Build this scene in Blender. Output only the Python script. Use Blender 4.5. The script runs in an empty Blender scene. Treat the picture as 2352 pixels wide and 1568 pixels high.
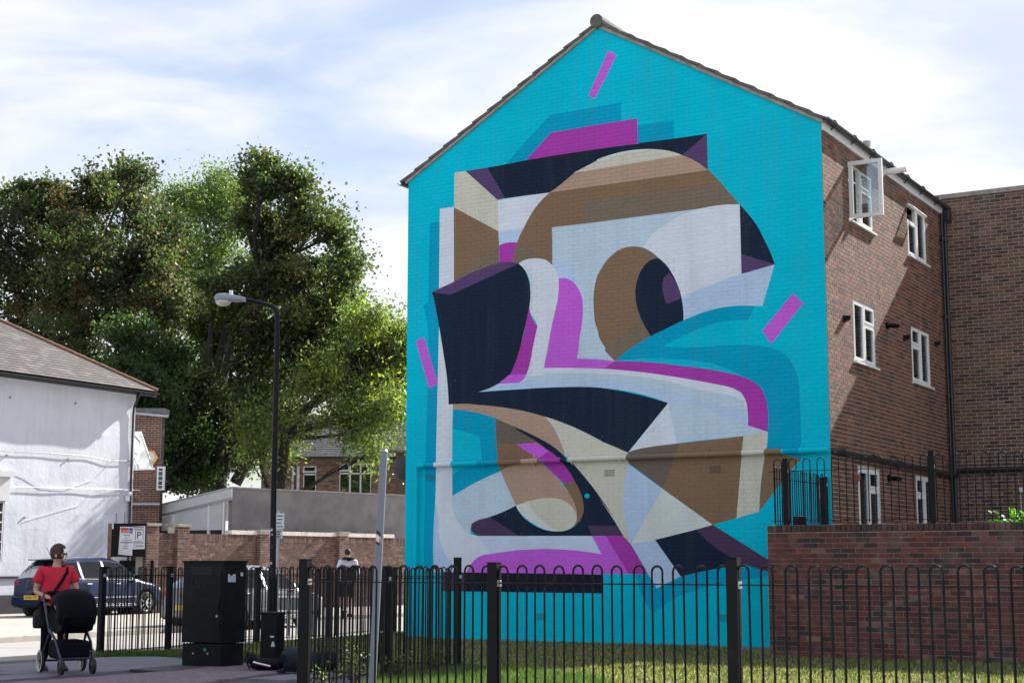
import bpy, bmesh, math, random
import numpy as np
from mathutils import Vector, Matrix
from mathutils.geometry import delaunay_2d_cdt

# ------------------------------------------------------------------ camera, world, sun, exposure
scene = bpy.context.scene
COL = scene.collection
F = 3596.5                       # focal length in pixels of a 2352 x 1568 picture
PITCH = math.radians(8.17)
CAMH = 1.35
cam = bpy.data.cameras.new('camera')
cam.sensor_width = 36; cam.lens = F/2352*36; cam.clip_end = 3000; cam.clip_start = .1
camo = bpy.data.objects.new('camera', cam); COL.objects.link(camo)
camo.location = (0, 0, CAMH); camo.rotation_euler = (math.pi/2+PITCH, 0, 0)
scene.camera = camo

SUN_AZ = math.radians(42.0)      # to the right of +Y
SUN_EL = math.radians(35.5)
sun = bpy.data.lights.new('sun', 'SUN'); sun.energy = 5.0; sun.angle = math.radians(.53); sun.color = (1, .955, .88)
suno = bpy.data.objects.new('sun', sun); COL.objects.link(suno)
sdir = Vector((math.sin(SUN_AZ)*math.cos(SUN_EL), math.cos(SUN_AZ)*math.cos(SUN_EL), math.sin(SUN_EL)))
suno.rotation_euler = sdir.to_track_quat('Z', 'Y').to_euler(); suno.location = sdir*60

world = bpy.data.worlds.new('World'); scene.world = world; world.use_nodes = True
nt = world.node_tree; nt.nodes.clear()
def wn(t, **k):
    n = nt.nodes.new(t)
    for a, b in k.items(): setattr(n, a, b)
    return n
L = nt.links.new
wout = wn('ShaderNodeOutputWorld'); bg = wn('ShaderNodeBackground')
sky = wn('ShaderNodeTexSky', sky_type='NISHITA', sun_disc=False, sun_elevation=SUN_EL, sun_rotation=SUN_AZ, air_density=1.0, dust_density=1.2, ozone_density=1.5)
tc = wn('ShaderNodeTexCoord'); sep = wn('ShaderNodeSeparateXYZ'); L(tc.outputs['Generated'], sep.inputs[0])
# clouds laid on a flat layer high above: direction / (z + small) gives plan coordinates
zc = wn('ShaderNodeMath', operation='MAXIMUM'); zc.inputs[1].default_value = 0.0; L(sep.outputs['Z'], zc.inputs[0])
den = wn('ShaderNodeMath', operation='ADD'); den.inputs[1].default_value = .3; L(zc.outputs[0], den.inputs[0])
dx = wn('ShaderNodeMath', operation='DIVIDE'); L(sep.outputs['X'], dx.inputs[0]); L(den.outputs[0], dx.inputs[1])
dy = wn('ShaderNodeMath', operation='DIVIDE'); L(sep.outputs['Y'], dy.inputs[0]); L(den.outputs[0], dy.inputs[1])
cmb = wn('ShaderNodeCombineXYZ'); L(dx.outputs[0], cmb.inputs[0]); L(dy.outputs[0], cmb.inputs[1])
mp = wn('ShaderNodeMapping'); mp.inputs['Rotation'].default_value = (0, 0, .5); mp.inputs['Scale'].default_value = (1.0, 1.7, 1); mp.inputs['Location'].default_value = (.65, .3, 0)
L(cmb.outputs[0], mp.inputs[0])
n1 = wn('ShaderNodeTexNoise'); n1.inputs['Scale'].default_value = 1.9; n1.inputs['Detail'].default_value = 9; n1.inputs['Roughness'].default_value = .52; n1.inputs['Distortion'].default_value = .5
L(mp.outputs[0], n1.inputs['Vector'])
cr = wn('ShaderNodeMapRange'); cr.interpolation_type = 'SMOOTHSTEP'
cr.inputs['From Min'].default_value = .33; cr.inputs['From Max'].default_value = .62; cr.inputs['To Min'].default_value = .2; cr.inputs['To Max'].default_value = 1.0
L(n1.outputs['Fac'], cr.inputs['Value'])
skym = wn('ShaderNodeMix', data_type='RGBA', blend_type='MULTIPLY'); skym.inputs[0].default_value = 1
bwn = wn('ShaderNodeRGBToBW'); L(sky.outputs[0], bwn.inputs[0])
den2 = wn('ShaderNodeMath', operation='MULTIPLY_ADD'); L(bwn.outputs[0], den2.inputs[0]); den2.inputs[1].default_value = .3/1.45; den2.inputs[2].default_value = 1/1.45
inv = wn('ShaderNodeMath', operation='DIVIDE'); inv.inputs[0].default_value = 1; L(den2.outputs[0], inv.inputs[1])
L(sky.outputs[0], skym.inputs[6]); L(inv.outputs[0], skym.inputs[7])
bw2 = wn('ShaderNodeRGBToBW'); L(skym.outputs[2], bw2.inputs[0])
mix = wn('ShaderNodeMix', data_type='RGBA'); L(cr.outputs[0], mix.inputs[0]); L(skym.outputs[2], mix.inputs[6])
mad = wn('ShaderNodeMath', operation='MULTIPLY_ADD'); L(bw2.outputs[0], mad.inputs[0]); mad.inputs[1].default_value = .5; mad.inputs[2].default_value = 3.4
ctint = wn('ShaderNodeMix', data_type='RGBA', blend_type='MULTIPLY'); ctint.inputs[0].default_value = 1; ctint.inputs[6].default_value = (.97, .98, 1.07, 1); L(mad.outputs[0], ctint.inputs[7]); L(ctint.outputs[2], mix.inputs[7])
L(mix.outputs[2], bg.inputs[0]); bg.inputs[1].default_value = .1
L(bg.outputs[0], wout.inputs[0])

scene.view_settings.view_transform = 'Standard'; scene.view_settings.look = 'None'
scene.view_settings.exposure = 1.2; scene.view_settings.gamma = 1.0; scene.view_settings.use_curve_mapping = False

# ------------------------------------------------------------------ geometry helpers
cp, sp = math.cos(PITCH), math.sin(PITCH)
CAM = Vector((0, 0, CAMH)); Z = Vector((0, 0, 1))
def ray(x, y):
    u, v = (x-1176)/F, (784-y)/F
    return Vector((u, cp-v*sp, sp+v*cp))
def onplane(x, y, P, n):
    d = ray(x, y); return CAM + d*((P-CAM).dot(n)/d.dot(n))
def gp(x, y, z=0.): return onplane(x, y, Vector((0, 0, z)), Z)
def at(x, y, Y): return onplane(x, y, Vector((0, Y, 0)), Vector((0, 1, 0)))
def proj(P):
    d = P-CAM; f = d.y*cp+d.z*sp; u = d.z*cp-d.y*sp
    return (1176+F*d.x/f, 784-F*u/f)
YAW = math.radians(30.19)
A = Vector((-math.cos(YAW), math.sin(YAW), 0))      # along the painted gable, to the left and away
B = Vector((math.sin(YAW), math.cos(YAW), 0))       # along the side wall, away to the right

def smooth(o):
    o.data.polygons.foreach_set('use_smooth', [True]*len(o.data.polygons)); o.data.update()
LOC = {}
def wloc(o):
    return LOC.get(o.name, Vector((0, 0, 0)))
def attach(o, parent, world=True):
    if parent is not None:
        o.parent = parent
        if world: o.matrix_parent_inverse = Matrix.Translation(-wloc(parent))
        LOC[o.name] = Vector((0, 0, 0)) if world else wloc(parent)
def tag(o, label=None, cat=None, group=None, kind=None):
    if label: o['label'] = label
    if cat: o['category'] = cat
    if group: o['group'] = group
    if kind: o['kind'] = kind
    return o
def thing(name, label, cat, loc=(0, 0, 0), rz=0, group=None):
    o = bpy.data.objects.new(name, None); COL.objects.link(o); o.empty_display_size = .2
    o.location = loc; o.rotation_euler = (0, 0, rz); LOC[o.name] = Vector(loc)
    return tag(o, label, cat, group)
def copy_tree(o, parent=None):
    c = o.copy(); COL.objects.link(c)
    if parent is not None: c.parent = parent
    for ch in list(o.children): copy_tree(ch, c)
    return c

class MB:
    def __init__(s): s.v = []; s.f = []; s.c = []; s.m = []
    def add(s, vs, fs, c=None, m=0, M=None):
        b = len(s.v)
        if M is not None: vs = [M @ Vector(p) for p in vs]
        s.v += [tuple(p) for p in vs]
        for f in fs: s.f.append([b+i for i in f]); s.c.append(c); s.m.append(m)
        return s
    def box(s, c, d, R=None, col=None, m=0, taper=1.0):
        x, y, z = d[0]/2, d[1]/2, d[2]/2; t = taper
        vs = [Vector(p) for p in ((-x, -y, -z), (x, -y, -z), (x, y, -z), (-x, y, -z), (-x*t, -y*t, z), (x*t, -y*t, z), (x*t, y*t, z), (-x*t, y*t, z))]
        if R is not None: vs = [R @ p for p in vs]
        c = Vector(c); vs = [p+c for p in vs]
        return s.add(vs, [(0, 3, 2, 1), (4, 5, 6, 7), (0, 1, 5, 4), (1, 2, 6, 5), (2, 3, 7, 6), (3, 0, 4, 7)], col, m)
    def bbox(s, c, d, b, R=None, col=None, m=0):
        # box with bevelled vertical and horizontal edges
        bm = bmesh.new(); bmesh.ops.create_cube(bm, size=1)
        for q in bm.verts: q.co = Vector((q.co.x*d[0], q.co.y*d[1], q.co.z*d[2]))
        bmesh.ops.bevel(bm, geom=bm.edges[:], offset=b, segments=2, affect='EDGES', profile=.5)
        bm.verts.index_update(); c = Vector(c)
        vs = [(R @ q.co if R is not None else q.co)+c for q in bm.verts]
        fs = [[q.index for q in f.verts] for f in bm.faces]; bm.free()
        return s.add(vs, fs, col, m)
    def frame(s, O, U, N, u0, u1, z0, z1, n0, n1, col=None, m=0):
        P = lambda u, z, n: O+U*u+Z*z+N*n
        vs = [P(u0, z0, n0), P(u1, z0, n0), P(u1, z0, n1), P(u0, z0, n1), P(u0, z1, n0), P(u1, z1, n0), P(u1, z1, n1), P(u0, z1, n1)]
        return s.add(vs, [(0, 1, 2, 3), (4, 7, 6, 5), (0, 4, 5, 1), (1, 5, 6, 2), (2, 6, 7, 3), (3, 7, 4, 0)], col, m)
    def tube(s, pts, r, n=8, col=None, cap=True, m=0, closed=False):
        pts = [Vector(p) for p in pts]; k = len(pts)
        rs = r if isinstance(r, (list, tuple)) else [r]*k
        rings = []; prev = None
        for i, p in enumerate(pts):
            if closed: t = pts[(i+1) % k]-pts[i-1]
            else: t = pts[min(i+1, k-1)]-pts[max(i-1, 0)]
            t.normalize()
            if prev is None:
                a = t.cross(Vector((0, 0, 1)));
                if a.length < .05: a = t.cross(Vector((0, 1, 0)))
            else: a = prev-t*prev.dot(t)
            a.normalize(); prev = a; b = t.cross(a)
            rings.append([p+(a*math.cos(2*math.pi*j/n)+b*math.sin(2*math.pi*j/n))*rs[i] for j in range(n)])
        vs = [q for R in rings for q in R]; fs = []
        for i in range(k if closed else k-1):
            i2 = (i+1) % k
            for j in range(n):
                j2 = (j+1) % n; fs.append((i*n+j, i*n+j2, i2*n+j2, i2*n+j))
        if cap and not closed: fs.append(tuple(range(n))); fs.append(tuple((k-1)*n+j for j in reversed(range(n))))
        return s.add(vs, fs, col, m)
    def prism(s, poly, vec, col=None, m=0):
        n = len(poly); poly = [Vector(p) for p in poly]; vec = Vector(vec)
        vs = poly+[p+vec for p in poly]
        fs = [tuple(reversed(range(n))), tuple(range(n, 2*n))]+[(i, (i+1) % n, n+(i+1) % n, n+i) for i in range(n)]
        return s.add(vs, fs, col, m)
    def lathe(s, prof, n=16, M=None, col=None, m=0, cap=True):
        vs = []; fs = []; k = len(prof)
        for r, z in prof:
            for j in range(n): vs.append(Vector((r*math.cos(2*math.pi*j/n), r*math.sin(2*math.pi*j/n), z)))
        for i in range(k-1):
            for j in range(n):
                j2 = (j+1) % n; fs.append((i*n+j, i*n+j2, (i+1)*n+j2, (i+1)*n+j))
        if cap: fs.append(tuple(reversed(range(n)))); fs.append(tuple((k-1)*n+j for j in range(n)))
        return s.add(vs, fs, col, m, M)
    def ell(s, c, r, n=14, k=9, M=None, col=None, m=0):
        c = Vector(c); vs = [];
        for i in range(k+1):
            a = math.pi*i/k
            for j in range(n):
                b = 2*math.pi*j/n; vs.append(c+Vector((r[0]*math.sin(a)*math.cos(b), r[1]*math.sin(a)*math.sin(b), -r[2]*math.cos(a))))
        fs = [(i*n+j, i*n+(j+1) % n, (i+1)*n+(j+1) % n, (i+1)*n+j) for i in range(k) for j in range(n)]
        return s.add(vs, fs, col, m, M)
    def mesh(s, name, mats):
        me = bpy.data.meshes.new(name); me.from_pydata(s.v, [], s.f)
        for mt in (mats if isinstance(mats, (list, tuple)) else [mats]): me.materials.append(mt)
        if any(s.m): me.polygons.foreach_set('material_index', s.m)
        if any(c is not None for c in s.c):
            ca = me.color_attributes.new('tint', 'FLOAT_COLOR', 'CORNER')
            arr = []
            for f, c in zip(s.f, s.c): arr += list((*(c or (1, 1, 1)), 1))*len(f)
            ca.data.foreach_set('color', arr)
        me.validate(); me.update(); return me
    def build(s, name, mats, parent=None, world=True, sm=False, kind=None):
        o = bpy.data.objects.new(name, s.mesh(name, mats)); COL.objects.link(o)
        attach(o, parent, world)
        if sm: smooth(o)
        if kind: o['kind'] = kind
        return o

# ------------------------------------------------------------------ materials
def M_(name, col=(.5, .5, .5), rough=.6, metal=0, noise=0, nscale=6, bump=0, bscale=40, attr=False, spec=.5, coat=0, trans=None, emit=None, dirt=None, dscale=1.2, streak=None):
    m = bpy.data.materials.new(name); m.use_nodes = True; t = m.node_tree; b = t.nodes['Principled BSDF']
    K = t.links.new
    b.inputs['Base Color'].default_value = (*col, 1); b.inputs['Roughness'].default_value = rough
    b.inputs['Metallic'].default_value = metal; b.inputs['Specular IOR Level'].default_value = spec
    if coat: b.inputs['Coat Weight'].default_value = coat; b.inputs['Coat Roughness'].default_value = .04
    src = None
    tcn = t.nodes.new('ShaderNodeNewGeometry')
    if attr:
        a = t.nodes.new('ShaderNodeAttribute'); a.attribute_name = 'tint'; src = a.outputs['Color']
    if noise:
        n = t.nodes.new('ShaderNodeTexNoise'); n.inputs['Scale'].default_value = nscale; n.inputs['Detail'].default_value = 6
        K(tcn.outputs['Position'], n.inputs['Vector'])
        r = t.nodes.new('ShaderNodeMapRange'); r.inputs['From Min'].default_value = .3; r.inputs['From Max'].default_value = .7
        r.inputs['To Min'].default_value = 1-noise; r.inputs['To Max'].default_value = 1+noise; K(n.outputs['Fac'], r.inputs['Value'])
        mx = t.nodes.new('ShaderNodeMix'); mx.data_type = 'RGBA'; mx.blend_type = 'MULTIPLY'; mx.inputs[0].default_value = 1
        if src: K(src, mx.inputs[6])
        else: mx.inputs[6].default_value = (*col, 1)
        K(r.outputs[0], mx.inputs[7]); src = mx.outputs[2]
    if dirt:
        n = t.nodes.new('ShaderNodeTexNoise'); n.inputs['Scale'].default_value = dscale; n.inputs['Detail'].default_value = 9; n.inputs['Roughness'].default_value = .65
        K(tcn.outputs['Position'], n.inputs['Vector'])
        r = t.nodes.new('ShaderNodeMapRange'); r.inputs['From Min'].default_value = .5; r.inputs['From Max'].default_value = .72
        r.inputs['To Min'].default_value = 0; r.inputs['To Max'].default_value = dirt[3]; K(n.outputs['Fac'], r.inputs['Value'])
        mx = t.nodes.new('ShaderNodeMix'); mx.data_type = 'RGBA'; K(r.outputs[0], mx.inputs[0])
        if src: K(src, mx.inputs[6])
        else: mx.inputs[6].default_value = (*col, 1)
        mx.inputs[7].default_value = (*dirt[:3], 1); src = mx.outputs[2]
    if streak:      # rain streaks: noise drawn out downwards
        mpn = t.nodes.new('ShaderNodeMapping'); mpn.inputs['Scale'].default_value = (2.6, 2.6, .22); K(tcn.outputs['Position'], mpn.inputs[0])
        n = t.nodes.new('ShaderNodeTexNoise'); n.inputs['Scale'].default_value = 1.6; n.inputs['Detail'].default_value = 8; n.inputs['Roughness'].default_value = .6; K(mpn.outputs[0], n.inputs['Vector'])
        r = t.nodes.new('ShaderNodeMapRange'); r.inputs['From Min'].default_value = .48; r.inputs['From Max'].default_value = .75; r.inputs['To Min'].default_value = 0; r.inputs['To Max'].default_value = streak[3]; K(n.outputs['Fac'], r.inputs['Value'])
        mx = t.nodes.new('ShaderNodeMix'); mx.data_type = 'RGBA'; K(r.outputs[0], mx.inputs[0])
        if src: K(src, mx.inputs[6])
        else: mx.inputs[6].default_value = (*col, 1)
        mx.inputs[7].default_value = (*streak[:3], 1); src = mx.outputs[2]
    if src: K(src, b.inputs['Base Color'])
    if bump:
        n = t.nodes.new('ShaderNodeTexNoise'); n.inputs['Scale'].default_value = bscale; n.inputs['Detail'].default_value = 5
        K(tcn.outputs['Position'], n.inputs['Vector'])
        bp = t.nodes.new('ShaderNodeBump'); bp.inputs['Strength'].default_value = bump; bp.inputs['Distance'].default_value = .02
        K(n.outputs['Fac'], bp.inputs['Height']); K(bp.outputs[0], b.inputs['Normal'])
    if trans:
        tr = t.nodes.new('ShaderNodeBsdfTranslucent'); ms = t.nodes.new('ShaderNodeMixShader'); ms.inputs[0].default_value = trans
        out = t.nodes['Material Output']
        if src:
            g = t.nodes.new('ShaderNodeMix'); g.data_type = 'RGBA'; g.blend_type = 'MULTIPLY'; g.inputs[0].default_value = 1
            K(src, g.inputs[6]); g.inputs[7].default_value = (2.1, 2.4, .9, 1); K(g.outputs[2], tr.inputs[0])
        else: tr.inputs[0].default_value = (*col, 1)
        K(b.outputs[0], ms.inputs[1]); K(tr.outputs[0], ms.inputs[2]); K(ms.outputs[0], out.inputs['Surface'])
    return m
def glass_(name, col, rough, clear, k=1.0):
    m = bpy.data.materials.new(name); m.use_nodes = True; t = m.node_tree; t.nodes.clear(); K = t.links.new
    out = t.nodes.new('ShaderNodeOutputMaterial'); g = t.nodes.new('ShaderNodeBsdfGlossy'); g.inputs['Roughness'].default_value = rough; g.inputs[0].default_value = (.9, .95, 1, 1)
    tr = t.nodes.new('ShaderNodeBsdfTransparent'); tr.inputs[0].default_value = (*col, 1)
    fr = t.nodes.new('ShaderNodeFresnel'); fr.inputs[0].default_value = 1.5
    ad = t.nodes.new('ShaderNodeMath'); ad.operation = 'ADD'; ad.inputs[1].default_value = clear; K(fr.outputs[0], ad.inputs[0])
    mu = t.nodes.new('ShaderNodeMath'); mu.operation = 'MULTIPLY'; mu.inputs[1].default_value = k; K(ad.outputs[0], mu.inputs[0]); ad = mu
    ms = t.nodes.new('ShaderNodeMixShader'); K(ad.outputs[0], ms.inputs[0]); K(tr.outputs[0], ms.inputs[1]); K(g.outputs[0], ms.inputs[2]); K(ms.outputs[0], out.inputs[0])
    return m

m_paint = M_('wall_paint', rough=.8, spec=.08, attr=True, noise=.06, nscale=.7, bump=.15, bscale=30, streak=(.1, .12, .12, .13))
m_brick = M_('brick_face', rough=.85, attr=True, noise=.28, nscale=14, bump=.3, bscale=60, dirt=(.06, .045, .04, .35), dscale=.7, streak=(.26, .2, .17, .3))
m_brickw = M_('weathered_brick_face', rough=.85, attr=True, noise=.28, nscale=9, bump=.3, bscale=60, dirt=(.24, .2, .18, .4), dscale=2.2, streak=(.03, .025, .022, .5))
m_mortar = M_('mortar', (.52, .48, .42), .95, noise=.15, nscale=12, bump=.2)
m_mortard = M_('old_mortar', (.24, .2, .175), .95, noise=.3, nscale=8, bump=.2)
m_tile = M_('concrete_roof_tile', (.11, .10, .095), .9, noise=.3, nscale=9, bump=.4, bscale=50, dirt=(.2, .19, .15, .6), dscale=6)
m_slate = M_('roof_slate', rough=.75, attr=True, noise=.15, nscale=8, bump=.2)
m_white = M_('white_upvc', (.78, .79, .8), .35)
m_whited = M_('white_painted_board', (.58, .59, .61), .5, noise=.06, nscale=4)
m_black = M_('black_gloss_paint', (.004, .005, .007), .4, spec=.18, noise=.2, nscale=7, bump=.1, bscale=50, dirt=(.05, .03, .02, .35), dscale=9)
m_blackd = M_('dusty_black_paint', (.005, .006, .008), .45, spec=.15, dirt=(.035, .033, .032, .3), dscale=5)
m_gutter = M_('black_gutter_plastic', (.018, .02, .026), .4)
m_ggrey = M_('galvanised_steel', (.42, .44, .47), .42, .55, noise=.12, nscale=5, dirt=(.3, .2, .13, .3), dscale=4)
m_lamp = M_('lamp_head_grey', (.24, .27, .32), .4)
m_glass = glass_('window_glass', (.75, .8, .8), .03, .12)
m_glasst = glass_('tinted_car_glass', (.1, .11, .12), .02, .03, .5)
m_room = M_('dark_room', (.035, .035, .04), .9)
m_curt = M_('net_curtain', (.28, .28, .29), .9, noise=.25, nscale=14)
m_render = M_('grey_cement_render', (.21, .2, .2), .95, noise=.22, nscale=1.6, bump=.25, bscale=18, dirt=(.10, .1, .105, .5), dscale=1.4)
m_wrender = M_('white_painted_render', (.6, .63, .7), .75, noise=.035, nscale=2.5, bump=.35, bscale=9, dirt=(.42, .44, .48, .35), dscale=1.1, streak=(.3, .3, .3, .3))
m_stone = M_('coping_stone', (.3, .28, .25), .9, noise=.25, nscale=6, bump=.25)
m_pale = M_('pale_coping', (.62, .58, .52), .85, noise=.12, nscale=4)
m_rust = M_('terracotta', (.28, .1, .06), .7, noise=.2)
m_bark = M_('bark', (.035, .03, .026), .95, noise=.3, nscale=6, bump=.5, bscale=20)
m_leaf = M_('leaf', rough=.5, attr=True, trans=.5, spec=.4)
m_grass = M_('grass_blade', rough=.6, attr=True, trans=.3)
m_soil = M_('lawn_soil', (.15, .16, .075), 1, noise=.5, nscale=3, bump=.4, dirt=(.16, .14, .07, .7), dscale=1.5)
m_slab = M_('paving_slab', rough=.9, attr=True, noise=.1, nscale=3, bump=.15, bscale=80, dirt=(.14, .13, .125, .5), dscale=2)
m_tarmac = M_('tarmac', (.085, .085, .1), .9, noise=.12, nscale=60, bump=.3, bscale=150)
m_road = M_('road_asphalt', (.3, .285, .275), .85, noise=.12, nscale=30, bump=.25, bscale=120, dirt=(.13, .125, .12, .4), dscale=.6)
m_line = M_('road_marking', (.6, .58, .55), .8, noise=.15, nscale=10)
m_kerb = M_('kerb_stone', (.3, .28, .26), .9, noise=.2, nscale=8, bump=.2)
m_earth = M_('earth', (.33, .31, .28), 1, noise=.3, nscale=.5)
m_paper = M_('white_poster', (.7, .72, .76), .6)
m_ink = M_('black_ink', (.02, .02, .025), .6)
m_redp = M_('red_print', (.55, .04, .03), .5)
m_bluep = M_('blue_print', (.03, .05, .3), .5)
m_chrome = M_('chrome', (.7, .7, .72), .15, 1)
m_rubber = M_('tyre_rubber', (.018, .018, .02), .75)
m_wood = M_('weathered_wood', (.2, .13, .085), .85, noise=.3, nscale=5)

def text(name, body, size, mat, parent, loc, rot, align='CENTER', world=True, depth=.0012, sx=1.0):
    c = bpy.data.curves.new(name, 'FONT'); c.body = body; c.size = size; c.align_x = align; c.align_y = 'CENTER'; c.extrude = depth; c.resolution_u = 3
    tmp = bpy.data.objects.new('tmp', c); COL.objects.link(tmp)
    dg = bpy.context.evaluated_depsgraph_get(); me = bpy.data.meshes.new_from_object(tmp.evaluated_get(dg))
    bpy.data.objects.remove(tmp); me.materials.clear(); me.materials.append(mat)
    o = bpy.data.objects.new(name, me); COL.objects.link(o); attach(o, parent, world)
    o.location = loc; o.rotation_euler = rot; o.scale = (sx, 1, 1); return o

def clip_half(poly, nx, nz, d):      # keep nx*u+nz*z<=d
    out = []; n = len(poly)
    for i in range(n):
        p, q = poly[i], poly[(i+1) % n]; a = nx*p[0]+nz*p[1]-d; b = nx*q[0]+nz*q[1]-d
        if a <= 0: out.append(p)
        if (a < 0 < b) or (b < 0 < a):
            t = a/(a-b); out.append((p[0]+(q[0]-p[0])*t, p[1]+(q[1]-p[1])*t))
    return out
def area(p): return abs(sum(p[i][0]*p[(i+1) % len(p)][1]-p[(i+1) % len(p)][0]*p[i][1] for i in range(len(p))))/2

def brick_rects(L_, H_, course, blen, holes, joint, rng, zoff=0., uoff=0., z0=0.):
    out = []; r = 0; z = z0
    while z < H_-.01:
        za, zb = z+joint/2, min(z+course, H_)-joint/2; mid = (za+zb)/2
        u = -blen*(.5 if r % 2 else 1)+uoff
        cuts = [(h[0], h[1]) for h in holes if h[2] < mid < h[3]]
        while u < L_:
            segs = [(max(u, 0)+joint/2, min(u+blen, L_)-joint/2)]
            for c0, c1 in cuts:
                ns = []
                for s0, s1 in segs:
                    if s1 <= c0 or s0 >= c1: ns.append((s0, s1)); continue
                    if s0 < c0: ns.append((s0, c0-.003))
                    if s1 > c1: ns.append((c1+.003, s1))
                segs = ns
            for s0, s1 in segs:
                if s1-s0 > .02: out.append((s0, s1, za, zb, abs((s1-s0)-(blen-joint)) < 1e-4 and abs(zb-za-(course-joint)) < 1e-4))
            u += blen
        z += course; r += 1
    return out
def brickwall(parent, O, U, N, L_, H_, course, blen, palette, mat, mort, holes=(), joint=.011, proud=.007, pieces=300, seed=1, halfplanes=(), z0=0., uoff=0., colf=None, piece_name='brick', reveal=.1, backing='wall', backpoly=None):
    rng = random.Random(seed)
    P = lambda u, z, n: O+U*u+Z*z+N*n
    # backing wall, with the openings left free
    mb = MB()
    if backpoly: mb.add([P(u, z, 0) for u, z in backpoly], [tuple(range(len(backpoly)))])
    else:
        us = sorted({0, L_}|{h[0] for h in holes}|{h[1] for h in holes}); zs = sorted({z0, H_}|{h[2] for h in holes}|{h[3] for h in holes})
        for a, b in zip(us, us[1:]):
            for c, d in zip(zs, zs[1:]):
                if any(h[0] <= (a+b)/2 <= h[1] and h[2] <= (c+d)/2 <= h[3] for h in holes): continue
                mb.add([P(a, c, 0), P(b, c, 0), P(b, d, 0), P(a, d, 0)], [(0, 1, 2, 3)])
        for h in holes:
            a, b, c, d = h; q = [(a, c), (b, c), (b, d), (a, d)]
            for i in range(4):
                p1, p2 = q[i], q[(i+1) % 4]
                mb.add([P(*p1, .005), P(*p2, .005), P(*p2, -reveal), P(*p1, -reveal)], [(0, 1, 2, 3)])
    bk = mb.build(backing, mort, parent)
    rects = brick_rects(L_, H_, course, blen, holes, joint, rng, z0=z0, uoff=uoff)
    wts = [w for w, c in palette]
    tints = []
    for w, c in palette:
        for k in range(3):
            g = rng.uniform(.82, 1.18); tints.append((w, tuple(x*g for x in c)))
    proto = {}
    full = []; rest = MB()
    tw = [w for w, c in tints]
    for (a, b, c, d, isfull) in rects:
        ti = rng.choices(range(len(tints)), tw)[0]
        if isfull and not halfplanes and colf is None:
            p = P((a+b)/2, (c+d)/2, 0); x, y = proj(p)
            if 0 < x < 2352 and 0 < y < 1568: full.append(((p-CAM).length, a, b, c, d, ti)); continue
        poly = [(a, c), (b, c), (b, d), (a, d)]
        for hp in halfplanes: poly = clip_half(poly, *hp)
        if len(poly) < 3 or area(poly) < .0004: continue
        col = tints[ti][1] if colf is None else colf((a+b)/2, (c+d)/2, tints[ti][1])
        add_piece(rest, P, poly, proud+rng.uniform(-.0015, .002), col)
    full.sort()
    for k, (_, a, b, c, d, ti) in enumerate(full):
        if k < pieces:
            if ti not in proto:
                q = MB(); w, h = (b-a)/2, (d-c)/2
                lp = lambda u, z, n: Vector((u, n, z))
                e = .003
                vs = [lp(-w, -h, -.002), lp(w, -h, -.002), lp(w, h, -.002), lp(-w, h, -.002), lp(-w, -h, proud-e), lp(w, -h, proud-e), lp(w, h, proud-e), lp(-w, h, proud-e), lp(-w+e, -h+e, proud), lp(w-e, -h+e, proud), lp(w-e, h-e, proud), lp(-w+e, h-e, proud)]
                fs = [(8, 9, 10, 11)]+[(i, (i+1) % 4, 4+(i+1) % 4, 4+i) for i in range(4)]+[(4+i, 4+(i+1) % 4, 8+(i+1) % 4, 8+i) for i in range(4)]
                q.add(vs, fs, tints[ti][1]); proto[ti] = q.mesh(piece_name, mat)
            o = bpy.data.objects.new(piece_name, proto[ti]); COL.objects.link(o); attach(o, parent)
            p = P((a+b)/2, (c+d)/2, rng.uniform(-.0015, .0015))
            U2 = U if U.cross(N).z > 0 else -U
            R = Matrix((U2, N, Z)).transposed().to_4x4()
            o.location = p; o.rotation_euler = R.to_euler()
        else: add_piece(rest, P, [(a, c), (b, c), (b, d), (a, d)], proud+rng.uniform(-.0015, .002), tints[ti][1])
    if rest.v: rest.build('brickwork', mat, parent, kind='stuff')
    return bk
def add_piece(mb, P, poly, pr, col):
    n = len(poly); vs = [P(u, z, -.002) for u, z in poly]+[P(u, z, pr) for u, z in poly]
    mb.add(vs, [tuple(range(n, 2*n))]+[(i, (i+1) % n, n+(i+1) % n, n+i) for i in range(n)], col)
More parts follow.
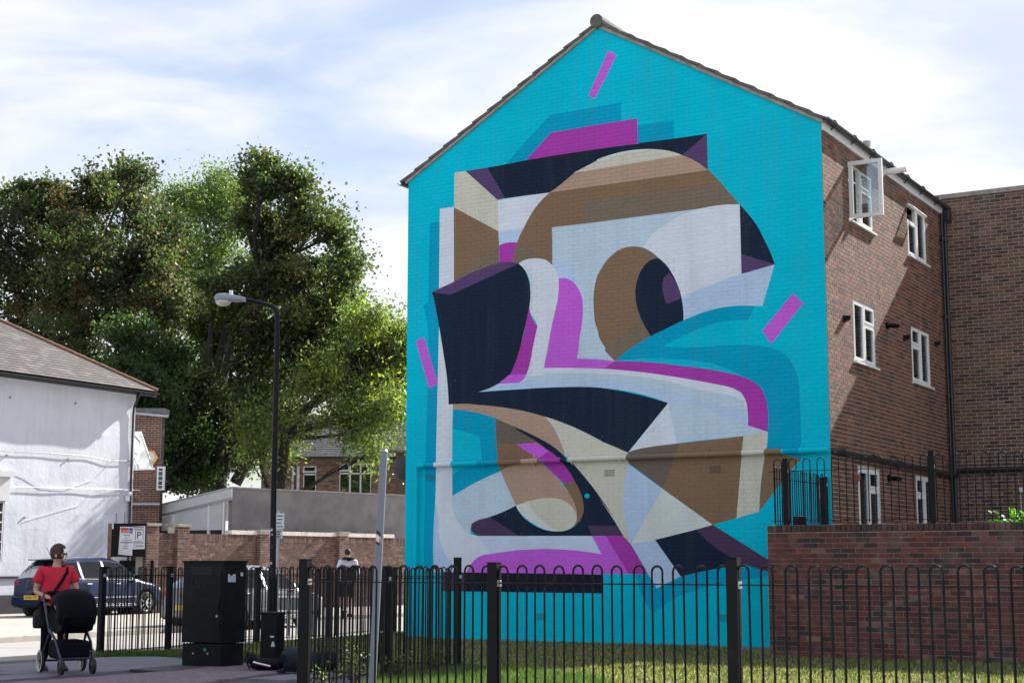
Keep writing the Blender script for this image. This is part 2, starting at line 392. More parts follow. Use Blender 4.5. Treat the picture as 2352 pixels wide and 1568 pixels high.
# ------------------------------------------------------------------ the painted gable: outline and colours of the mural
C0 = Vector((5.399, 26.56, 0)); WG = 8.671; ZE = 9.051; ZA = 11.54
NM = Vector((-math.sin(YAW), -math.cos(YAW), 0))            # outward normal of the mural wall
NS = Vector((math.cos(YAW), -math.sin(YAW), 0))             # outward normal of the side wall
UM = -A                                                      # along the gable, left to right
OM = C0+A*WG
CROP = {'1': (940, 20, 3.1357), '2': (1400, 20, 3.1357), '3': (980, 360, 3.563), '4': (1400, 360, 3.564), '5': (980, 700, 3.563), '6': (1400, 700, 3.564), '7': (980, 1040, 3.563), '8': (1400, 1000, 3.266), '0': (0, 0, 1/1.0204)}
def wall_uz(x, y):
    p = onplane(x, y, C0, NM); return ((p-OM).dot(UM), p.z)
def mpoly(spec):
    pts = []
    for part in spec.split('|'):
        k, rest = part.strip().split(':'); sx, sy, sc = CROP[k]
        v = [float(t) for t in rest.replace(',', ' ').split()]
        for i in range(0, len(v), 2): pts.append(((sx+v[i]/sc)/1.0204, (sy+v[i+1]/sc)/1.0204))
    # round off vertices that turn gently
    n = len(pts); out = []
    def turn(i):
        a, b, c = pts[i-1], pts[i], pts[(i+1) % n]
        v1 = (b[0]-a[0], b[1]-a[1]); v2 = (c[0]-b[0], c[1]-b[1])
        return abs(math.degrees(math.atan2(v1[0]*v2[1]-v1[1]*v2[0], v1[0]*v2[0]+v1[1]*v2[1])))
    T = [turn(i) for i in range(n)]; S = [1.5 < t < 31 for t in T]
    for i in range(n):
        p1, p2 = pts[i], pts[(i+1) % n]; out.append(p1)
        if not (S[i] or S[(i+1) % n]): continue
        p0, p3 = pts[i-1], pts[(i+2) % n]; d = math.dist(p1, p2)
        if d < 6: continue
        def tan(a, b, c, smooth_):
            if not smooth_: return None
            la = math.dist(a, b); lb = math.dist(b, c); t = ((c[0]-b[0])/lb*la+(b[0]-a[0])/la*lb, (c[1]-b[1])/lb*la+(b[1]-a[1])/la*lb)
            l = math.hypot(*t) or 1; return (t[0]/l, t[1]/l)
        ch = ((p2[0]-p1[0])/d, (p2[1]-p1[1])/d)
        t1 = tan(p0, p1, p2, S[i]); t2 = tan(p1, p2, p3, S[(i+1) % n])
        if t1 is None: q = 2*(ch[0]*t2[0]+ch[1]*t2[1]); t1 = (q*ch[0]-t2[0], q*ch[1]-t2[1])
        if t2 is None: q = 2*(ch[0]*t1[0]+ch[1]*t1[1]); t2 = (q*ch[0]-t1[0], q*ch[1]-t1[1])
        for s in ((.25, .5, .75) if d > 18 else (.5,)):
            h1 = 2*s**3-3*s*s+1; h2 = -2*s**3+3*s*s; h3 = s**3-2*s*s+s; h4 = s**3-s*s
            out.append(tuple(h1*p1[k]+h2*p2[k]+h3*d*t1[k]+h4*d*t2[k] for k in (0, 1)))
    return [wall_uz(*p) for p in out]
def lin(*c): return tuple(((x/255)/12.92 if x <= 10 else ((x/255+.055)/1.055)**2.4) for x in c)
def alb(r, g, b): a = lin(r, g, b); return tuple(min(.86, x*k) for x, k in zip(a, (1.5, 1.48, 1.38)))
TQ = alb(0, 163, 191); TD = alb(0, 138, 176); WH = alb(182, 191, 213); LB = alb(155, 177, 214); GG = alb(160, 180, 199)
CR = alb(173, 174, 166); CL = alb(180, 188, 190); TN = alb(151, 129, 117); BR = alb(112, 92, 75); BD = alb(95, 85, 80); BO = alb(104, 94, 84)
NV = alb(24, 35, 54); ND = alb(25, 28, 40); PU = alb(76, 58, 98); PD = alb(68, 52, 80); MD = alb(146, 54, 154); ML = alb(168, 84, 192); WS = alb(168, 182, 206)
MURAL = [
 (TD, '1: 770 1140 1095 785 1618 693 1618 830 1105 910 915 1120'),
 (TD, '2: 295 862 563 822 567 957 295 990'),
 (TD, '3: 98 577 180 570 180 1000 175 1500 | 5: 170 600 150 1300 150 1568 | 7: 130 1060 45 1080 60 200 | 5: 64 1300 75 860 82 700 85 330 72 180 40 50 | 3: 35 1275 85 1240'),
 (WH, '3: 182 460 298 445 300 1100 | 5: 300 100 292 880 285 1400 | 7: 290 440 330 1068 130 1068 130 700 145 440 | 5: 150 1300 160 880 175 235 | 3: 175 1120'),
 (LB, '7: 143 480 168 600 175 760 200 870 250 950 300 1000 300 1070 130 1070 130 700'),
 (CR, '3: 305 158 395 147 520 245 665 385 672 655 300 455'),
 (BR, '3: 300 450 672 650 680 925 560 960 300 1075'),
 (BO, '3: 330 1068 370 990 430 920 540 845 678 770 680 920 560 955'),
 (WH, '3: 667 388 1110 320 1050 420 900 620 850 760 680 775 672 650'),
 (LB, '3: 675 652 875 628 835 745 680 768'),
 (MD, '3: 679 768 700 755 760 742 835 744 820 860 820 920 681 922'),
 (MD, '1: 915 1118 1105 912 1400 862 | 2: 293 808 297 994'),
 # the dark band and the big brown disc
 (NV, '1: 475 1195 635 1170 915 1117 1756 993 | 2: 297 990 563 957 805 922 812 1190 | 4: 925 140 | 3: 1300 300 | 1: 765 1395 708 1403'),
 (PU, '2: 806 922 813 1190 740 1150 625 1080'),
 (PU, '1: 475 1195 635 1170 765 1395 708 1405'),
 (BR, '3: 1108 320 1000 425 930 530 880 625 838 712 812 790 798 850 791 925 840 920 1000 900 1120 950 | 4: 705 1195 1190 426 1080 300 1000 210 925 135 800 62 690 12 | 2: 550 1053 450 1037 350 1034 200 1050 100 1075 0 1110 | 1: 1400 1140 1300 1200 1220 1255 1150 1312'),
 (CL, '1: 1270 1208 1340 1172 1400 1140 1440 1122 | 2: 0 1110 100 1075 200 1050 350 1034 450 1037 550 1053 628 1080'),
 (CR, '1: 1270 1208 1350 1166 | 2: 0 1128 515 1048 560 1056 628 1081'),
 (TN, '1: 1088 1354 1150 1312 1220 1255 1275 1207 | 2: 625 1079 720 1122 812 1188'),
 (BO, '1: 1345 1420 | 2: 880 1286 960 1345 1045 1440 | 4: 860 462 400 522 | 3: 1385 582'),
 (BO, '3: 800 830 830 760 910 770 980 870 900 890 840 930 800 900'),
 # inner face
 (GG, '3: 1117 616 1639 556 | 4: 0 572 400 520 860 460 1190 425 1205 1000 1480 925 1380 1272 1000 1302 720 1394 560 1470 390 1568 | 6: 160 522 | 5: 1639 520 1325 500 1050 580 | 3: 1120 940'),
 (WH, '4: 385 782 440 700 490 650 560 600 625 555 700 515 780 483 860 460 1190 425 1198 700 1205 1002 705 1197 690 1150 640 1030 580 930 510 865 450 820'),
 (LB, '4: 705 1197 960 1092 1205 1004 1480 928 1380 1272 1300 1270 1220 1270 1100 1280 1000 1302 860 1340 720 1394'),
 (NV, '4: 1190 425 1240 480 1290 540 1340 610 1380 690 1430 790 1484 925 1205 1004'),
 (PU, '4: 1205 840 1484 925 1206 1005'),
 (LB, '3: 1119 900 1190 880 1260 900 1310 950 1318 1060 1340 1130 1290 1070 1180 1042 1150 980'),
 (BR, '4: 385 788 300 775 200 795 120 850 50 930 0 1020 | 3: 1560 910 1500 1010 1475 1110 1465 1200 1468 1320 1480 1420 1505 1500 | 5: 1505 290 1550 390 1639 515 | 6: 145 519 450 308 | 4: 330 1270 318 1150 380 950 515 876 450 820'),
 (BO, '6: 60 430 150 330 280 240 380 180 450 308 145 519'),
 (BO, '4: 378 785 450 820 515 876 390 892'),
 (NV, '4: 515 875 450 888 385 945 340 1035 318 1150 330 1270 370 1390 410 1465 450 1528 560 1470 720 1394 712 1250 690 1150 640 1030 580 935'),
 (PU, '4: 600 995 640 1050 690 1165 698 1212 580 1256 550 1170 542 1090 560 1030'),
 # teal arc to the right of the eye
 (TD, '6: 145 521 300 400 430 320 560 258 720 180 880 115 1060 70 1220 57 1320 62 1260 178 1130 180 1000 200 850 250 700 320 540 402 850 402 1080 388 1300 388 1450 410 1560 460 1640 560 1680 680 1692 850 1700 1080 1705 1260 1705 1340 1415 1245 1400 800 1100 590 600 500'),
 # lower face sweep
 (LB, '5: 495 778 670 705 905 625 1050 575 1639 588 | 6: 0 585 350 610 700 660 1000 715 1200 780 1258 900 1258 1055 1424 1110 1424 1150 665 1206 258 1282 592 870 200 760 | 5: 1300 745'),
 (GG, '5: 860 690 905 625 1300 622 1639 632 | 6: 0 628 250 640 500 670 850 760 1150 820 1215 850 1250 930 1050 900 700 800 400 722 200 690 0 672 | 5: 1639 675 1300 672'),
 (GG, '6: 605 878 760 872 1000 960 1258 1056 1424 1112 1424 1150 1222 1145 665 1206 630 1010'),
 (WH, '5: 905 630 1050 622 1300 620 1639 630 | 6: 0 628 250 640 500 670 850 760 1150 820 1215 850 1250 930 1240 850 1190 780 1130 745 1000 712 700 658 350 608 0 582 | 5: 1639 590 1300 576 1050 575'),
 (WH, '6: 592 870 625 1010 665 1206 258 1282'),
 (WH, '3: 838 918 900 885 1000 875 1070 890 1120 930 1155 980 1172 1045 1174 1140 1165 1300 1145 1430 1110 1568 | 5: 1080 430 1050 577 1045 640 900 645 920 590 950 450 995 225 940 130 900 100 | 3: 925 1200 938 1100 890 970'),
 (ML, '3: 1172 1045 1230 1040 1290 1068 1340 1130 1370 1210 1377 1300 1365 1450 1345 1568 | 5: 1345 360 1325 497 1639 515 | 6: 0 508 145 520 60 584 0 582 | 5: 1639 590 1300 577 1050 577 1080 430 1120 210 1150 80 1167 0 | 3: 1174 1140'),
 (MD, '6: 145 520 450 530 700 560 1000 600 1180 640 1300 690 1370 750 1410 840 1425 930 1422 1109 1258 1056 1255 930 1240 850 1200 780 1130 745 1000 715 700 660 350 610 60 584'),
 # dark mass
 (NV, '3: 115 1155 270 1178 838 918 890 970 925 1060 938 1150 935 1240 920 1340 890 1460 865 1568 | 5: 860 380 810 540 770 630 670 708 500 778 900 752 1200 737 1500 740 1639 757 | 6: 0 740 300 790 592 870 255 1284 0 1172 | 5: 1639 1240 1500 1170 1250 1050 1060 985 900 940 700 905 500 885 380 878 255 882 240 650 215 480 175 230 130 0'),
 (PU, '3: 115 1155 300 1070 560 950 680 912 760 903 842 917 270 1178'),
 (MD, '5: 930 60 940 130 960 180 997 225 950 450 920 590 905 632 768 632 810 540 860 380 905 180'),
 (ML, '5: 768 630 906 630 880 672 840 700 666 710'),
 # lower left
 (TD, '5: 290 920 360 928 480 948 660 1000 655 1200 668 1350 692 1450 | 7: 690 225 500 312 286 436 285 160'),
 (TQ, '5: 288 1085 400 1112 515 1150 533 1335 500 1400 | 7: 430 190 287 268'),
 (CR, '5: 1050 980 1250 1050 1500 1170 1639 1240 | 6: 0 1172 257 1284 | 8: 235 275 250 830 258 895 240 885 0 530 | 7: 1560 500 1235 115 | 5: 1220 1310 1150 1100'),
 (BR, '5: 648 1000 785 1060 1175 1320 1100 1380 | 7: 1010 160 860 170 688 226 665 120 655 0'),
 (BD, '5: 648 1000 785 1060 985 1197 830 1215 655 1195'),
 (TN, '5: 290 882 380 876 500 885 700 905 900 940 1060 985 1110 1050 1160 1130 1200 1220 1228 1315 1150 1248 980 1148 780 1058 650 998 480 948 360 928 290 922'),
 (NV, '5: 780 1058 980 1148 1150 1248 1237 1330 1290 1392 | 7: 1280 150 1420 310 1560 500 1639 620 | 8: 0 525 80 640 150 750 200 832 0 832 | 7: 1455 766 840 766 500 766 438 710 600 608 815 513 870 600 940 660 1040 710 1130 728 1230 722 1300 690 1350 640 1380 560 1375 470 1350 390 1310 313 1240 200 1165 120 | 5: 1170 1330 1100 1278 1000 1198 850 1108'),
 (PD, '7: 600 609 840 766 520 766 470 752 440 715 448 665 495 637'),
 (PD, '7: 1415 680 1639 680 | 8: 0 755 155 755 197 832 0 832 | 7: 1455 766'),
 (TN, '7: 688 224 760 190 850 166 1000 150 1090 215 1190 320 1260 410 1310 500 1325 590 1300 640 1000 560 815 513 760 390 720 300'),
 (BR, '7: 1205 316 1310 314 1350 390 1378 480 1380 570 1350 640 1298 690 1322 620 1326 580 1308 500 1260 410'),
 (ML, '5: 820 1213 985 1200 1097 1270 1000 1337'),
 (MD, '5: 1097 1268 1172 1330 | 7: 1240 200 1310 315 1205 318 1100 220 1000 122'),
 (CR, '7: 815 513 950 470 1060 450 1150 452 1230 480 1290 530 1322 590 1325 640 1290 690 1230 722 1150 728 1060 710 960 660 880 600'),
 (CL, '7: 815 513 920 482 980 590 1060 660 1150 728 1060 712 960 662 880 602'),
 (GG, '7: 690 225 500 312 288 434 290 540 320 630 370 700 440 752 438 710 448 665 495 637 600 608 815 513 760 390 720 300'),
 (WH, '7: 288 434 230 500 190 580 173 680 178 770 200 870 260 960 300 1010 330 1078 400 1078 436 1010 480 960 600 916 520 766 440 752 370 700 320 630 290 540'),
 (WS, '7: 500 766 1450 766 1530 916 600 916'),
 (ML, '7: 398 1080 436 1010 480 960 530 930 600 916 1530 916 1455 766 | 8: 66 832 240 1123 | 7: 1100 1086'),
 (MD, '8: 65 832 196 832 250 890 385 1125 240 1123'),
 (ND, '7: 200 1068 1536 1088 1530 1246 200 1227'),
 (PD, '7: 203 1066 390 1070 390 1227 198 1225'),
 # right part
 (TD, '8: 300 1125 385 1125 455 1230 640 1142 1010 1070 1400 1050 1400 1140 900 1210 640 1290 430 1425 400 1390'),
 (LB, '8: 255 893 445 864 645 1140 455 1232'),
 (CL, '8: 500 474 884 748 760 782 440 864 256 895'),
 (LB, '8: 236 280 502 474 256 893 245 860'),
 (BR, '8: 235 194 330 165 440 148 620 126 1118 70 1105 250 1065 698 884 749 500 472 237 275'),
 (BD, '8: 235 194 330 165 440 148 622 126 560 330 500 472 237 275'),
 (CR, '8: 1118 70 1304 36 1297 160 1285 215 1240 646 1065 698'),
 (BR, '8: 1293 160 1390 196 1564 247 1500 310 1390 450 1300 570 1240 646 1283 215'),
 (NV, '8: 443 863 755 785 1125 1048 880 1090 640 1143'),
 (PD, '8: 755 786 884 748 1400 1072 1400 1120 1125 1048'),
 # loose bars
 (ML, '1: 1522 312 1587 342 1425 664 1378 640'),
 (ML, '4: 1635 1164 1721 1250 | 6: 1452 378 1376 268'),
 (ML, '0: 955 783 974 774 1006 880 986 893'),
 (TQ, '7: 1388 433 1396 418 1410 412 1426 418 1434 433 1426 448 1410 453 1396 448'),
 (WH, '0: 1893 1092 1901 1100 1900 1135 1880 1148 1878 1128'),
]
GAB = [(0, -.1), (WG, -.1), (WG, ZE), (WG/2, ZA), (0, ZE)]
shapes = [(TQ, GAB)]+[(c, mpoly(s)) for c, s in MURAL]
vs = []; es = []
for c, p in shapes:
    b = len(vs); vs += [Vector(q) for q in p]; es += [(b+i, b+(i+1) % len(p)) for i in range(len(p))]
cv, ce, cf, _, _, _ = delaunay_2d_cdt(vs, es, [], 0, 1e-4)
def inside(p, poly):
    x, y = p; r = False; j = len(poly)-1
    for i in range(len(poly)):
        a, b = poly[i]; c, d = poly[j]
        if (b > y) != (d > y) and x < (c-a)*(y-b)/(d-b)+a: r = not r
        j = i
    return r
bbs = [(min(q[0] for q in p), max(q[0] for q in p), min(q[1] for q in p), max(q[1] for q in p)) for c, p in shapes]
def mural_at(u, z):
    for (c, p), b in zip(reversed(shapes), reversed(bbs)):
        if b[0] <= u <= b[1] and b[2] <= z <= b[3] and inside((u, z), p): return c
    return None
tris = []; grid = {}
for f in cf:
    t = [(cv[i].x, cv[i].y) for i in f]
    cu, cz = sum(p[0] for p in t)/3, sum(p[1] for p in t)/3
    col = mural_at(cu, cz)
    if col is None: continue
    k = len(tris); tris.append((t, col))
    for i in range(int(min(p[0] for p in t)*4)-1, int(max(p[0] for p in t)*4)+2):
        for j in range(int(min(p[1] for p in t)*8)-1, int(max(p[1] for p in t)*8)+2): grid.setdefault((i, j), []).append(k)
def split_by_colour(poly):
    a, b = min(p[0] for p in poly), max(p[0] for p in poly); c, d = min(p[1] for p in poly), max(p[1] for p in poly)
    ks = set()
    for i in range(int(a*4)-1, int(b*4)+2):
        for j in range(int(c*8)-1, int(d*8)+2): ks.update(grid.get((i, j), ()))
    got = []
    for k in ks:
        t, col = tris[k]
        if min(p[0] for p in t) > b or max(p[0] for p in t) < a or min(p[1] for p in t) > d or max(p[1] for p in t) < c: continue
        q = poly; s = 1 if (t[1][0]-t[0][0])*(t[2][1]-t[0][1])-(t[1][1]-t[0][1])*(t[2][0]-t[0][0]) > 0 else -1
        for i in range(3):
            (x0, y0), (x1, y1) = t[i], t[(i+1) % 3]; nx, ny = (y1-y0)*s, -(x1-x0)*s
            q = clip_half(q, nx, ny, nx*x0+ny*y0)
            if len(q) < 3: break
        if len(q) >= 3 and area(q) > 1e-7: got.append((q, col))
    if len({g[1] for g in got}) == 1: return [(poly, got[0][1])]
    return got
PM = lambda u, z, n: OM+UM*u+Z*z+NM*n

# ------------------------------------------------------------------ the block with the mural
block = thing('apartment_block', 'three storey brick block whose gable end carries a turquoise mural of a large abstract face', 'building', tuple(C0))
mb = MB()
for t, col in tris: mb.add([PM(u, z, 0) for u, z in t], [(0, 1, 2)], col)
mwall = mb.build('mural_wall', m_paint, block)
hs = (ZA-ZE)/(WG/2)
HP = [(-hs, 1, ZE), (hs, 1, ZE+hs*WG)]          # below the two roof slopes
rng = random.Random(5)
COURSE = .0765; BL = .229
cand = []
for (a, b, c, d, full) in brick_rects(WG, ZA, COURSE, BL, [], .012, rng):
    poly = [(a, c), (b, c), (b, d), (a, d)]
    for h in HP: poly = clip_half(poly, *h)
    if len(poly) < 3 or area(poly) < .0004: continue
    pc = PM((a+b)/2, (c+d)/2, 0); x, y = proj(pc)
    cand.append(((pc-CAM).length if full and y < 1200 else 1e9, rng.random(), poly, (a+b)/2, (c+d)/2))
cand.sort()
rest = MB()
for k, (dist, _, poly, cu, cz) in enumerate(cand):
    q = MB() if k < 300 else rest
    pr = .0032+rng.uniform(-.0008, .0014); g = rng.uniform(.975, 1.022)
    cols = split_by_colour(poly)
    if not cols: continue
    for p2, col in cols: q.add([PM(u, z, pr) for u, z in p2], [tuple(range(len(p2)))], tuple(x*g for x in col))
    n = len(poly); cc = cols[0][1]
    q.add([PM(u, z, -.001) for u, z in poly]+[PM(u, z, pr) for u, z in poly], [(i, (i+1) % n, n+(i+1) % n, n+i) for i in range(n)], cc)
    if k < 300: q.build('brick', m_paint, mwall)
rest.build('painted_brickwork', m_paint, mwall, kind='stuff')

# air bricks in the painted wall
def vent(parent, O, U, N, u, z, col, w=.21, h=.135):
    P = lambda a, b, n: O+U*a+Z*b+N*n
    q = MB(); q.frame(O, U, N, u-w/2, u+w/2, z-h/2, z+h/2, -.01, .010, col)
    f = q.build('air_brick', m_paint if col else m_rust, parent)
    g = MB()
    for i in range(7):
        for j in range(4):
            a = u-w/2+w*(i+.5)/7; b = z-h/2+h*(j+.6)/4.4
            g.frame(O, U, N, a-.008, a+.008, b-.010, b+.010, .0085, .0125)
    g.build('vent_hole', m_room, f, kind='stuff')
for x, y in ((989, 1096), (1400, 1085), (1643, 1077), (1238, 1414), (1662, 1417)):
    u, z = wall_uz(x, y); vent(block, OM, UM, NM, u, z, mural_at(u, z) or TQ)
# painted drain pipe
pu0, pz0 = wall_uz(962, 1069); pu1, pz1 = wall_uz(1895, 1037)
mb = MB(); pl = 0
ku = [pu0]; last = mural_at(pu0, pz0-.03)
steps = 240
for i in range(1, steps+1):
    u = pu0+(WG-pu0)*i/steps; c = mural_at(min(u, WG-.01), pz0-.03)
    if c != last or i == steps:
        mb.tube([PM(pl+pu0 if pl == 0 else pl, pz0, .075), PM(u, pz0, .075)], .05, 10, last, cap=(i == steps)); pl = u; last = c
mb.build('drain_pipe', m_paint, block, sm=False)
mb = MB(); mb.tube([PM(pu0, pz0, .075), PM(pu0-.01, pz0-.15, .075), PM(pu0-.01, .02, .075)], .035, 10, TQ); mb.build('down_pipe', m_paint, block)
for x in (1115, 1228, 1428, 1627, 1843):
    u, z = wall_uz(x, 1050); c = mural_at(u, pz0-.03) or TQ
    mb = MB(); mb.tube([PM(u-.03, pz0, .075), PM(u+.03, pz0, .075)], .058, 10, c); mb.frame(OM, UM, NM, u-.02, u+.02, pz0-.1, pz0+.12, 0, .02, c); mb.build('pipe_bracket', m_paint, block)

# side wall
SL = 8.02
def sidep(x, y):
    p = onplane(x, y, C0, NS); return ((p-C0).dot(B), p.z)
def hole(pts):
    q = [sidep(*p) for p in pts]; us = [a for a, b in q]; zs = [b for a, b in q]
    return [min(us), max(us), min(zs), max(zs)]
WIN = []
def rectw(xl, yt, yb, xr):
    (u0, z1), (u0b, z0) = sidep(xl, yt), sidep(xl, yb); u1, _ = sidep(xr, yb)
    return [u0, u1, z0, z1]
WIN = [rectw(1946, 367, 503, 2004), rectw(2081, 463, 583, 2127), rectw(1957, 683, 828, 2011), rectw(2091, 746, 874, 2137), rectw(1969, 1071, 1215, 2024), rectw(2102, 1090, 1225, 2147)]
# common sizes: upper rows share a head and a sill height
for pair, lock in (((0, 1), 1), ((2, 3), 1)):
    z0 = sum(WIN[i][2] for i in pair)/2; z1 = sum(WIN[i][3] for i in pair)/2
    for i in pair: WIN[i][2] = z0; WIN[i][3] = z1
print('WIN', [[round(v, 2) for v in w] for w in WIN])
PALS = [(4, (.15, .056, .034)), (3, (.115, .045, .032)), (1.6, (.058, .033, .03)), (1.4, (.18, .083, .05))]
swall = brickwall(block, C0, B, NS, SL, ZE-.02, .0765, .229, PALS, m_brick, m_mortar, holes=[tuple(w) for w in WIN], seed=11, backing='side_wall')

def window(parent, O, U, N, w, small_left, tilt=None, casement=None, openleaf=False, name='window'):
    u0, u1, z0, z1 = w; fw = .058; P = lambda a, b, n: O+U*a+Z*b+N*n
    um = u0+(u1-u0)*.5; zt = z0+(z1-z0)*(.66)
    n0, n1 = -.075, -.015
    q = MB(); fr = lambda a, b, c, d, e=n1: q.frame(O, U, N, a, b, c, d, n0, e)
    fr(u0, u0+fw, z0, z1); fr(u1-fw, u1, z0, z1); fr(u0+fw, u1-fw, z0, z0+fw); fr(u0+fw, u1-fw, z1-fw, z1)
    fr(um-fw/2, um+fw/2, z0+fw, z1-fw)
    sa, sb = (u0+fw, um-fw/2) if small_left else (um+fw/2, u1-fw)
    la, lb = (um+fw/2, u1-fw) if small_left else (u0+fw, um-fw/2)
    fr(sa, sb, zt-fw/2, zt+fw/2)
    f = q.build(name, m_white, parent)
    def sash(a, b, c, d, nm='sash', n=(-.055, .006), sw=.038):
        g = MB()
        g.frame(O, U, N, a, a+sw, c, d, *n); g.frame(O, U, N, b-sw, b, c, d, *n); g.frame(O, U, N, a+sw, b-sw, c, c+sw, *n); g.frame(O, U, N, a+sw, b-sw, d-sw, d, *n)
        g.build(nm, m_white, f)
        g = MB(); m = sum(n)/2; g.frame(O, U, N, a+sw, b-sw, c+sw, d-sw, m-.006, m+.006); g.build('pane', m_glass, f)
    if not openleaf: sash(la, lb, z0+fw, z1-fw)
    sash(sa, sb, z0+fw, zt-fw/2)
    if tilt:       # top hung fanlight standing open
        g = MB(); ang = tilt; a, b, t, h = sa-.01, sb+.01, z1-fw, z1-fw-(zt+fw/2)
        dv = -Z*math.cos(ang)+N*math.sin(ang); dn = N*math.cos(ang)+Z*math.sin(ang); T0 = P(0, t, .0)
        def bar(ua, ub, va, vb):
            vs_ = []
            for dd in (0, .045):
                for (uu, vv) in ((ua, va), (ub, va), (ub, vb), (ua, vb)): vs_.append(T0+U*uu+dv*vv+dn*dd)
            g.add(vs_, [(0, 1, 2, 3), (7, 6, 5, 4), (0, 4, 5, 1), (1, 5, 6, 2), (2, 6, 7, 3), (3, 7, 4, 0)])
        bar(a, b, 0, .045); bar(a, b, h-.045, h); bar(a, a+.045, .045, h-.045); bar(b-.045, b, .045, h-.045); g.build('open_fanlight', m_white, f)
        g = MB(); g.add([T0+U*a+dv*.04+dn*.02, T0+U*b+dv*.04+dn*.02, T0+U*b+dv*(h-.04)+dn*.02, T0+U*a+dv*(h-.04)+dn*.02], [(0, 1, 2, 3)]); g.build('pane', m_glass, f)
    else: sash(sa, sb, zt+fw/2, z1-fw)
    if openleaf:   # side hung leaf swung right out
        hinge = P(u0+.03, 0, .01); du = (U*math.cos(casement)+N*math.sin(casement)).normalized(); dn = Vector((-du.y, du.x, 0))
        wl = (lb-la+.06)*.9; g = MB()
        O2 = Vector((hinge.x, hinge.y, 0)); s = .07
        for a, b, c, d in ((0, s, z0+.03, z1-.03), (wl-s, wl, z0+.03, z1-.03), (s, wl-s, z0+.03, z0+.03+s), (s, wl-s, z1-.03-s, z1-.03)): g.frame(O2, du, dn, a, b, c, d, -.03, .03)
        g.build('open_casement', m_white, f)
        g = MB(); g.frame(O2, du, dn, s, wl-s, z0+.1, z1-.1, -.008, .008); g.build('pane', m_glass, f)
    g = MB(); g.frame(O, U, N, u0-.04, u1+.04, z0-.035, z0, -.07, .075); g.build('sill', m_white, f)
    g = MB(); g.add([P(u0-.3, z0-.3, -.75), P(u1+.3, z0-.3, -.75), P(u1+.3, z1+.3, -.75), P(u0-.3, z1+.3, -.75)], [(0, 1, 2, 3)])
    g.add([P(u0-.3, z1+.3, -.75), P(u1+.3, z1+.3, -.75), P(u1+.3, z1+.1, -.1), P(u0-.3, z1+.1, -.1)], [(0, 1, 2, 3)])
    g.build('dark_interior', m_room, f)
    # half drawn net curtain in the lower part
    g = MB(); k = 14
    for i in range(k): 
        a0 = la+(lb-la)*i/k; a1 = la+(lb-la)*(i+1)/k
        g.add([P(a0, z0, -.16-.02*(i % 2)), P(a1, z0, -.16-.02*((i+1) % 2)), P(a1, z1-.1, -.16-.02*((i+1) % 2)), P(a0, z1-.1, -.16-.02*(i % 2))], [(0, 1, 2, 3)])
    if not openleaf: g.build('net_curtain', m_curt, f)
    return f
window(block, C0, B, NS, WIN[0], False, openleaf=True, casement=math.radians(88))
window(block, C0, B, NS, WIN[1], True, tilt=math.radians(48))
window(block, C0, B, NS, WIN[2], False)
window(block, C0, B, NS, WIN[3], True)
window(block, C0, B, NS, WIN[4], False)
window(block, C0, B, NS, WIN[5], True)
SP = lambda t, z, n: C0+B*t+Z*z+NS*n
# small cowls, lamps and vents on the side wall
for (x, y, m, r, nm) in ((1938, 733, m_black, .06, 'cowl_vent'), (2076, 777, m_black, .06, 'cowl_vent'), (2192-45, 790, m_black, .05, 'cowl_vent'), (1960, 1100, m_rust, .085, 'flue_terminal')):
    t, z = sidep(x, y); q = MB()
    q.add([SP(t-r, z+r, 0), SP(t+r, z+r, 0), SP(t+r, z-r, 0), SP(t-r, z-r, 0), SP(t-r*.8, z+r*.9, .12), SP(t+r*.8, z+r*.9, .12), SP(t+r*.9, z-r*.2, .1), SP(t-r*.9, z-r*.2, .1)], [(0, 1, 5, 4), (4, 5, 6, 7), (1, 2, 6, 5), (2, 3, 7, 6), (3, 0, 4, 7)])
    q.build(nm, m, block)
for x, y in ((2036, 748), (2040, 1098)):
    t, z = sidep(x, y); q = MB(); q.tube([SP(t, z, 0), SP(t, z, .03)], .075, 12); q.tube([SP(t, z, .03), SP(t, z-.01, .16), SP(t-.01, z-.02, .25)], [.04, .045, .035], 10); q.build('security_lamp', m_black, block)
t, z = sidep(1925, 333); vent(block, C0, B, NS, t, z, None, .16, .2)
for (x, y) in ((1947, 392), (1947, 435)): pass
t, z = sidep(2022, 397); q = MB(); q.tube([SP(t, z, 0), SP(t, z+.0, .3)], .062, 14); q.tube([SP(t, z, .3), SP(t, z+.01, .52)], .055, 14); q.tube([SP(t, z, .02), SP(t, z, .05)], .085, 14); q.build('boiler_flue', m_white, block, sm=False)
# horizontal drain on the side wall, turning on to the wing
t0, z0_ = sidep(1907, 1034); t1, z1_ = sidep(2175, 1073)
q = MB(); q.tube([SP(.02, z0_, .08), SP(.9, z0_-.01, .08), SP(SL-.12, z0_-.05, .08)], .052, 10)
for i in range(5): tt = .4+i*1.7; q.tube([SP(tt, z0_-.008*i, .08), SP(tt+.06, z0_-.008*i, .08)], .066, 10)
q.build('waste_pipe', m_gutter, block)
for tt, nn in ((SL-.2, .07), (SL-.42, .06)):
    q = MB(); q.tube([SP(tt, ZE-.15, nn), SP(tt, 0, nn)], .045 if nn > .065 else .03, 10)
    for zz in (1.5, 3.2, 4.9, 6.6, 8.3): q.tube([SP(tt, zz, nn), SP(tt, zz+.05, nn)], .06, 10)
    q.build('down_pipe', m_gutter, block)
q = MB(); q.bbox(SP(SL-.2, ZE-.18, .1), (.2, .2, .24), .02, Matrix.Rotation(-YAW, 3, 'Z')); q.build('rainwater_hopper', m_gutter, block)
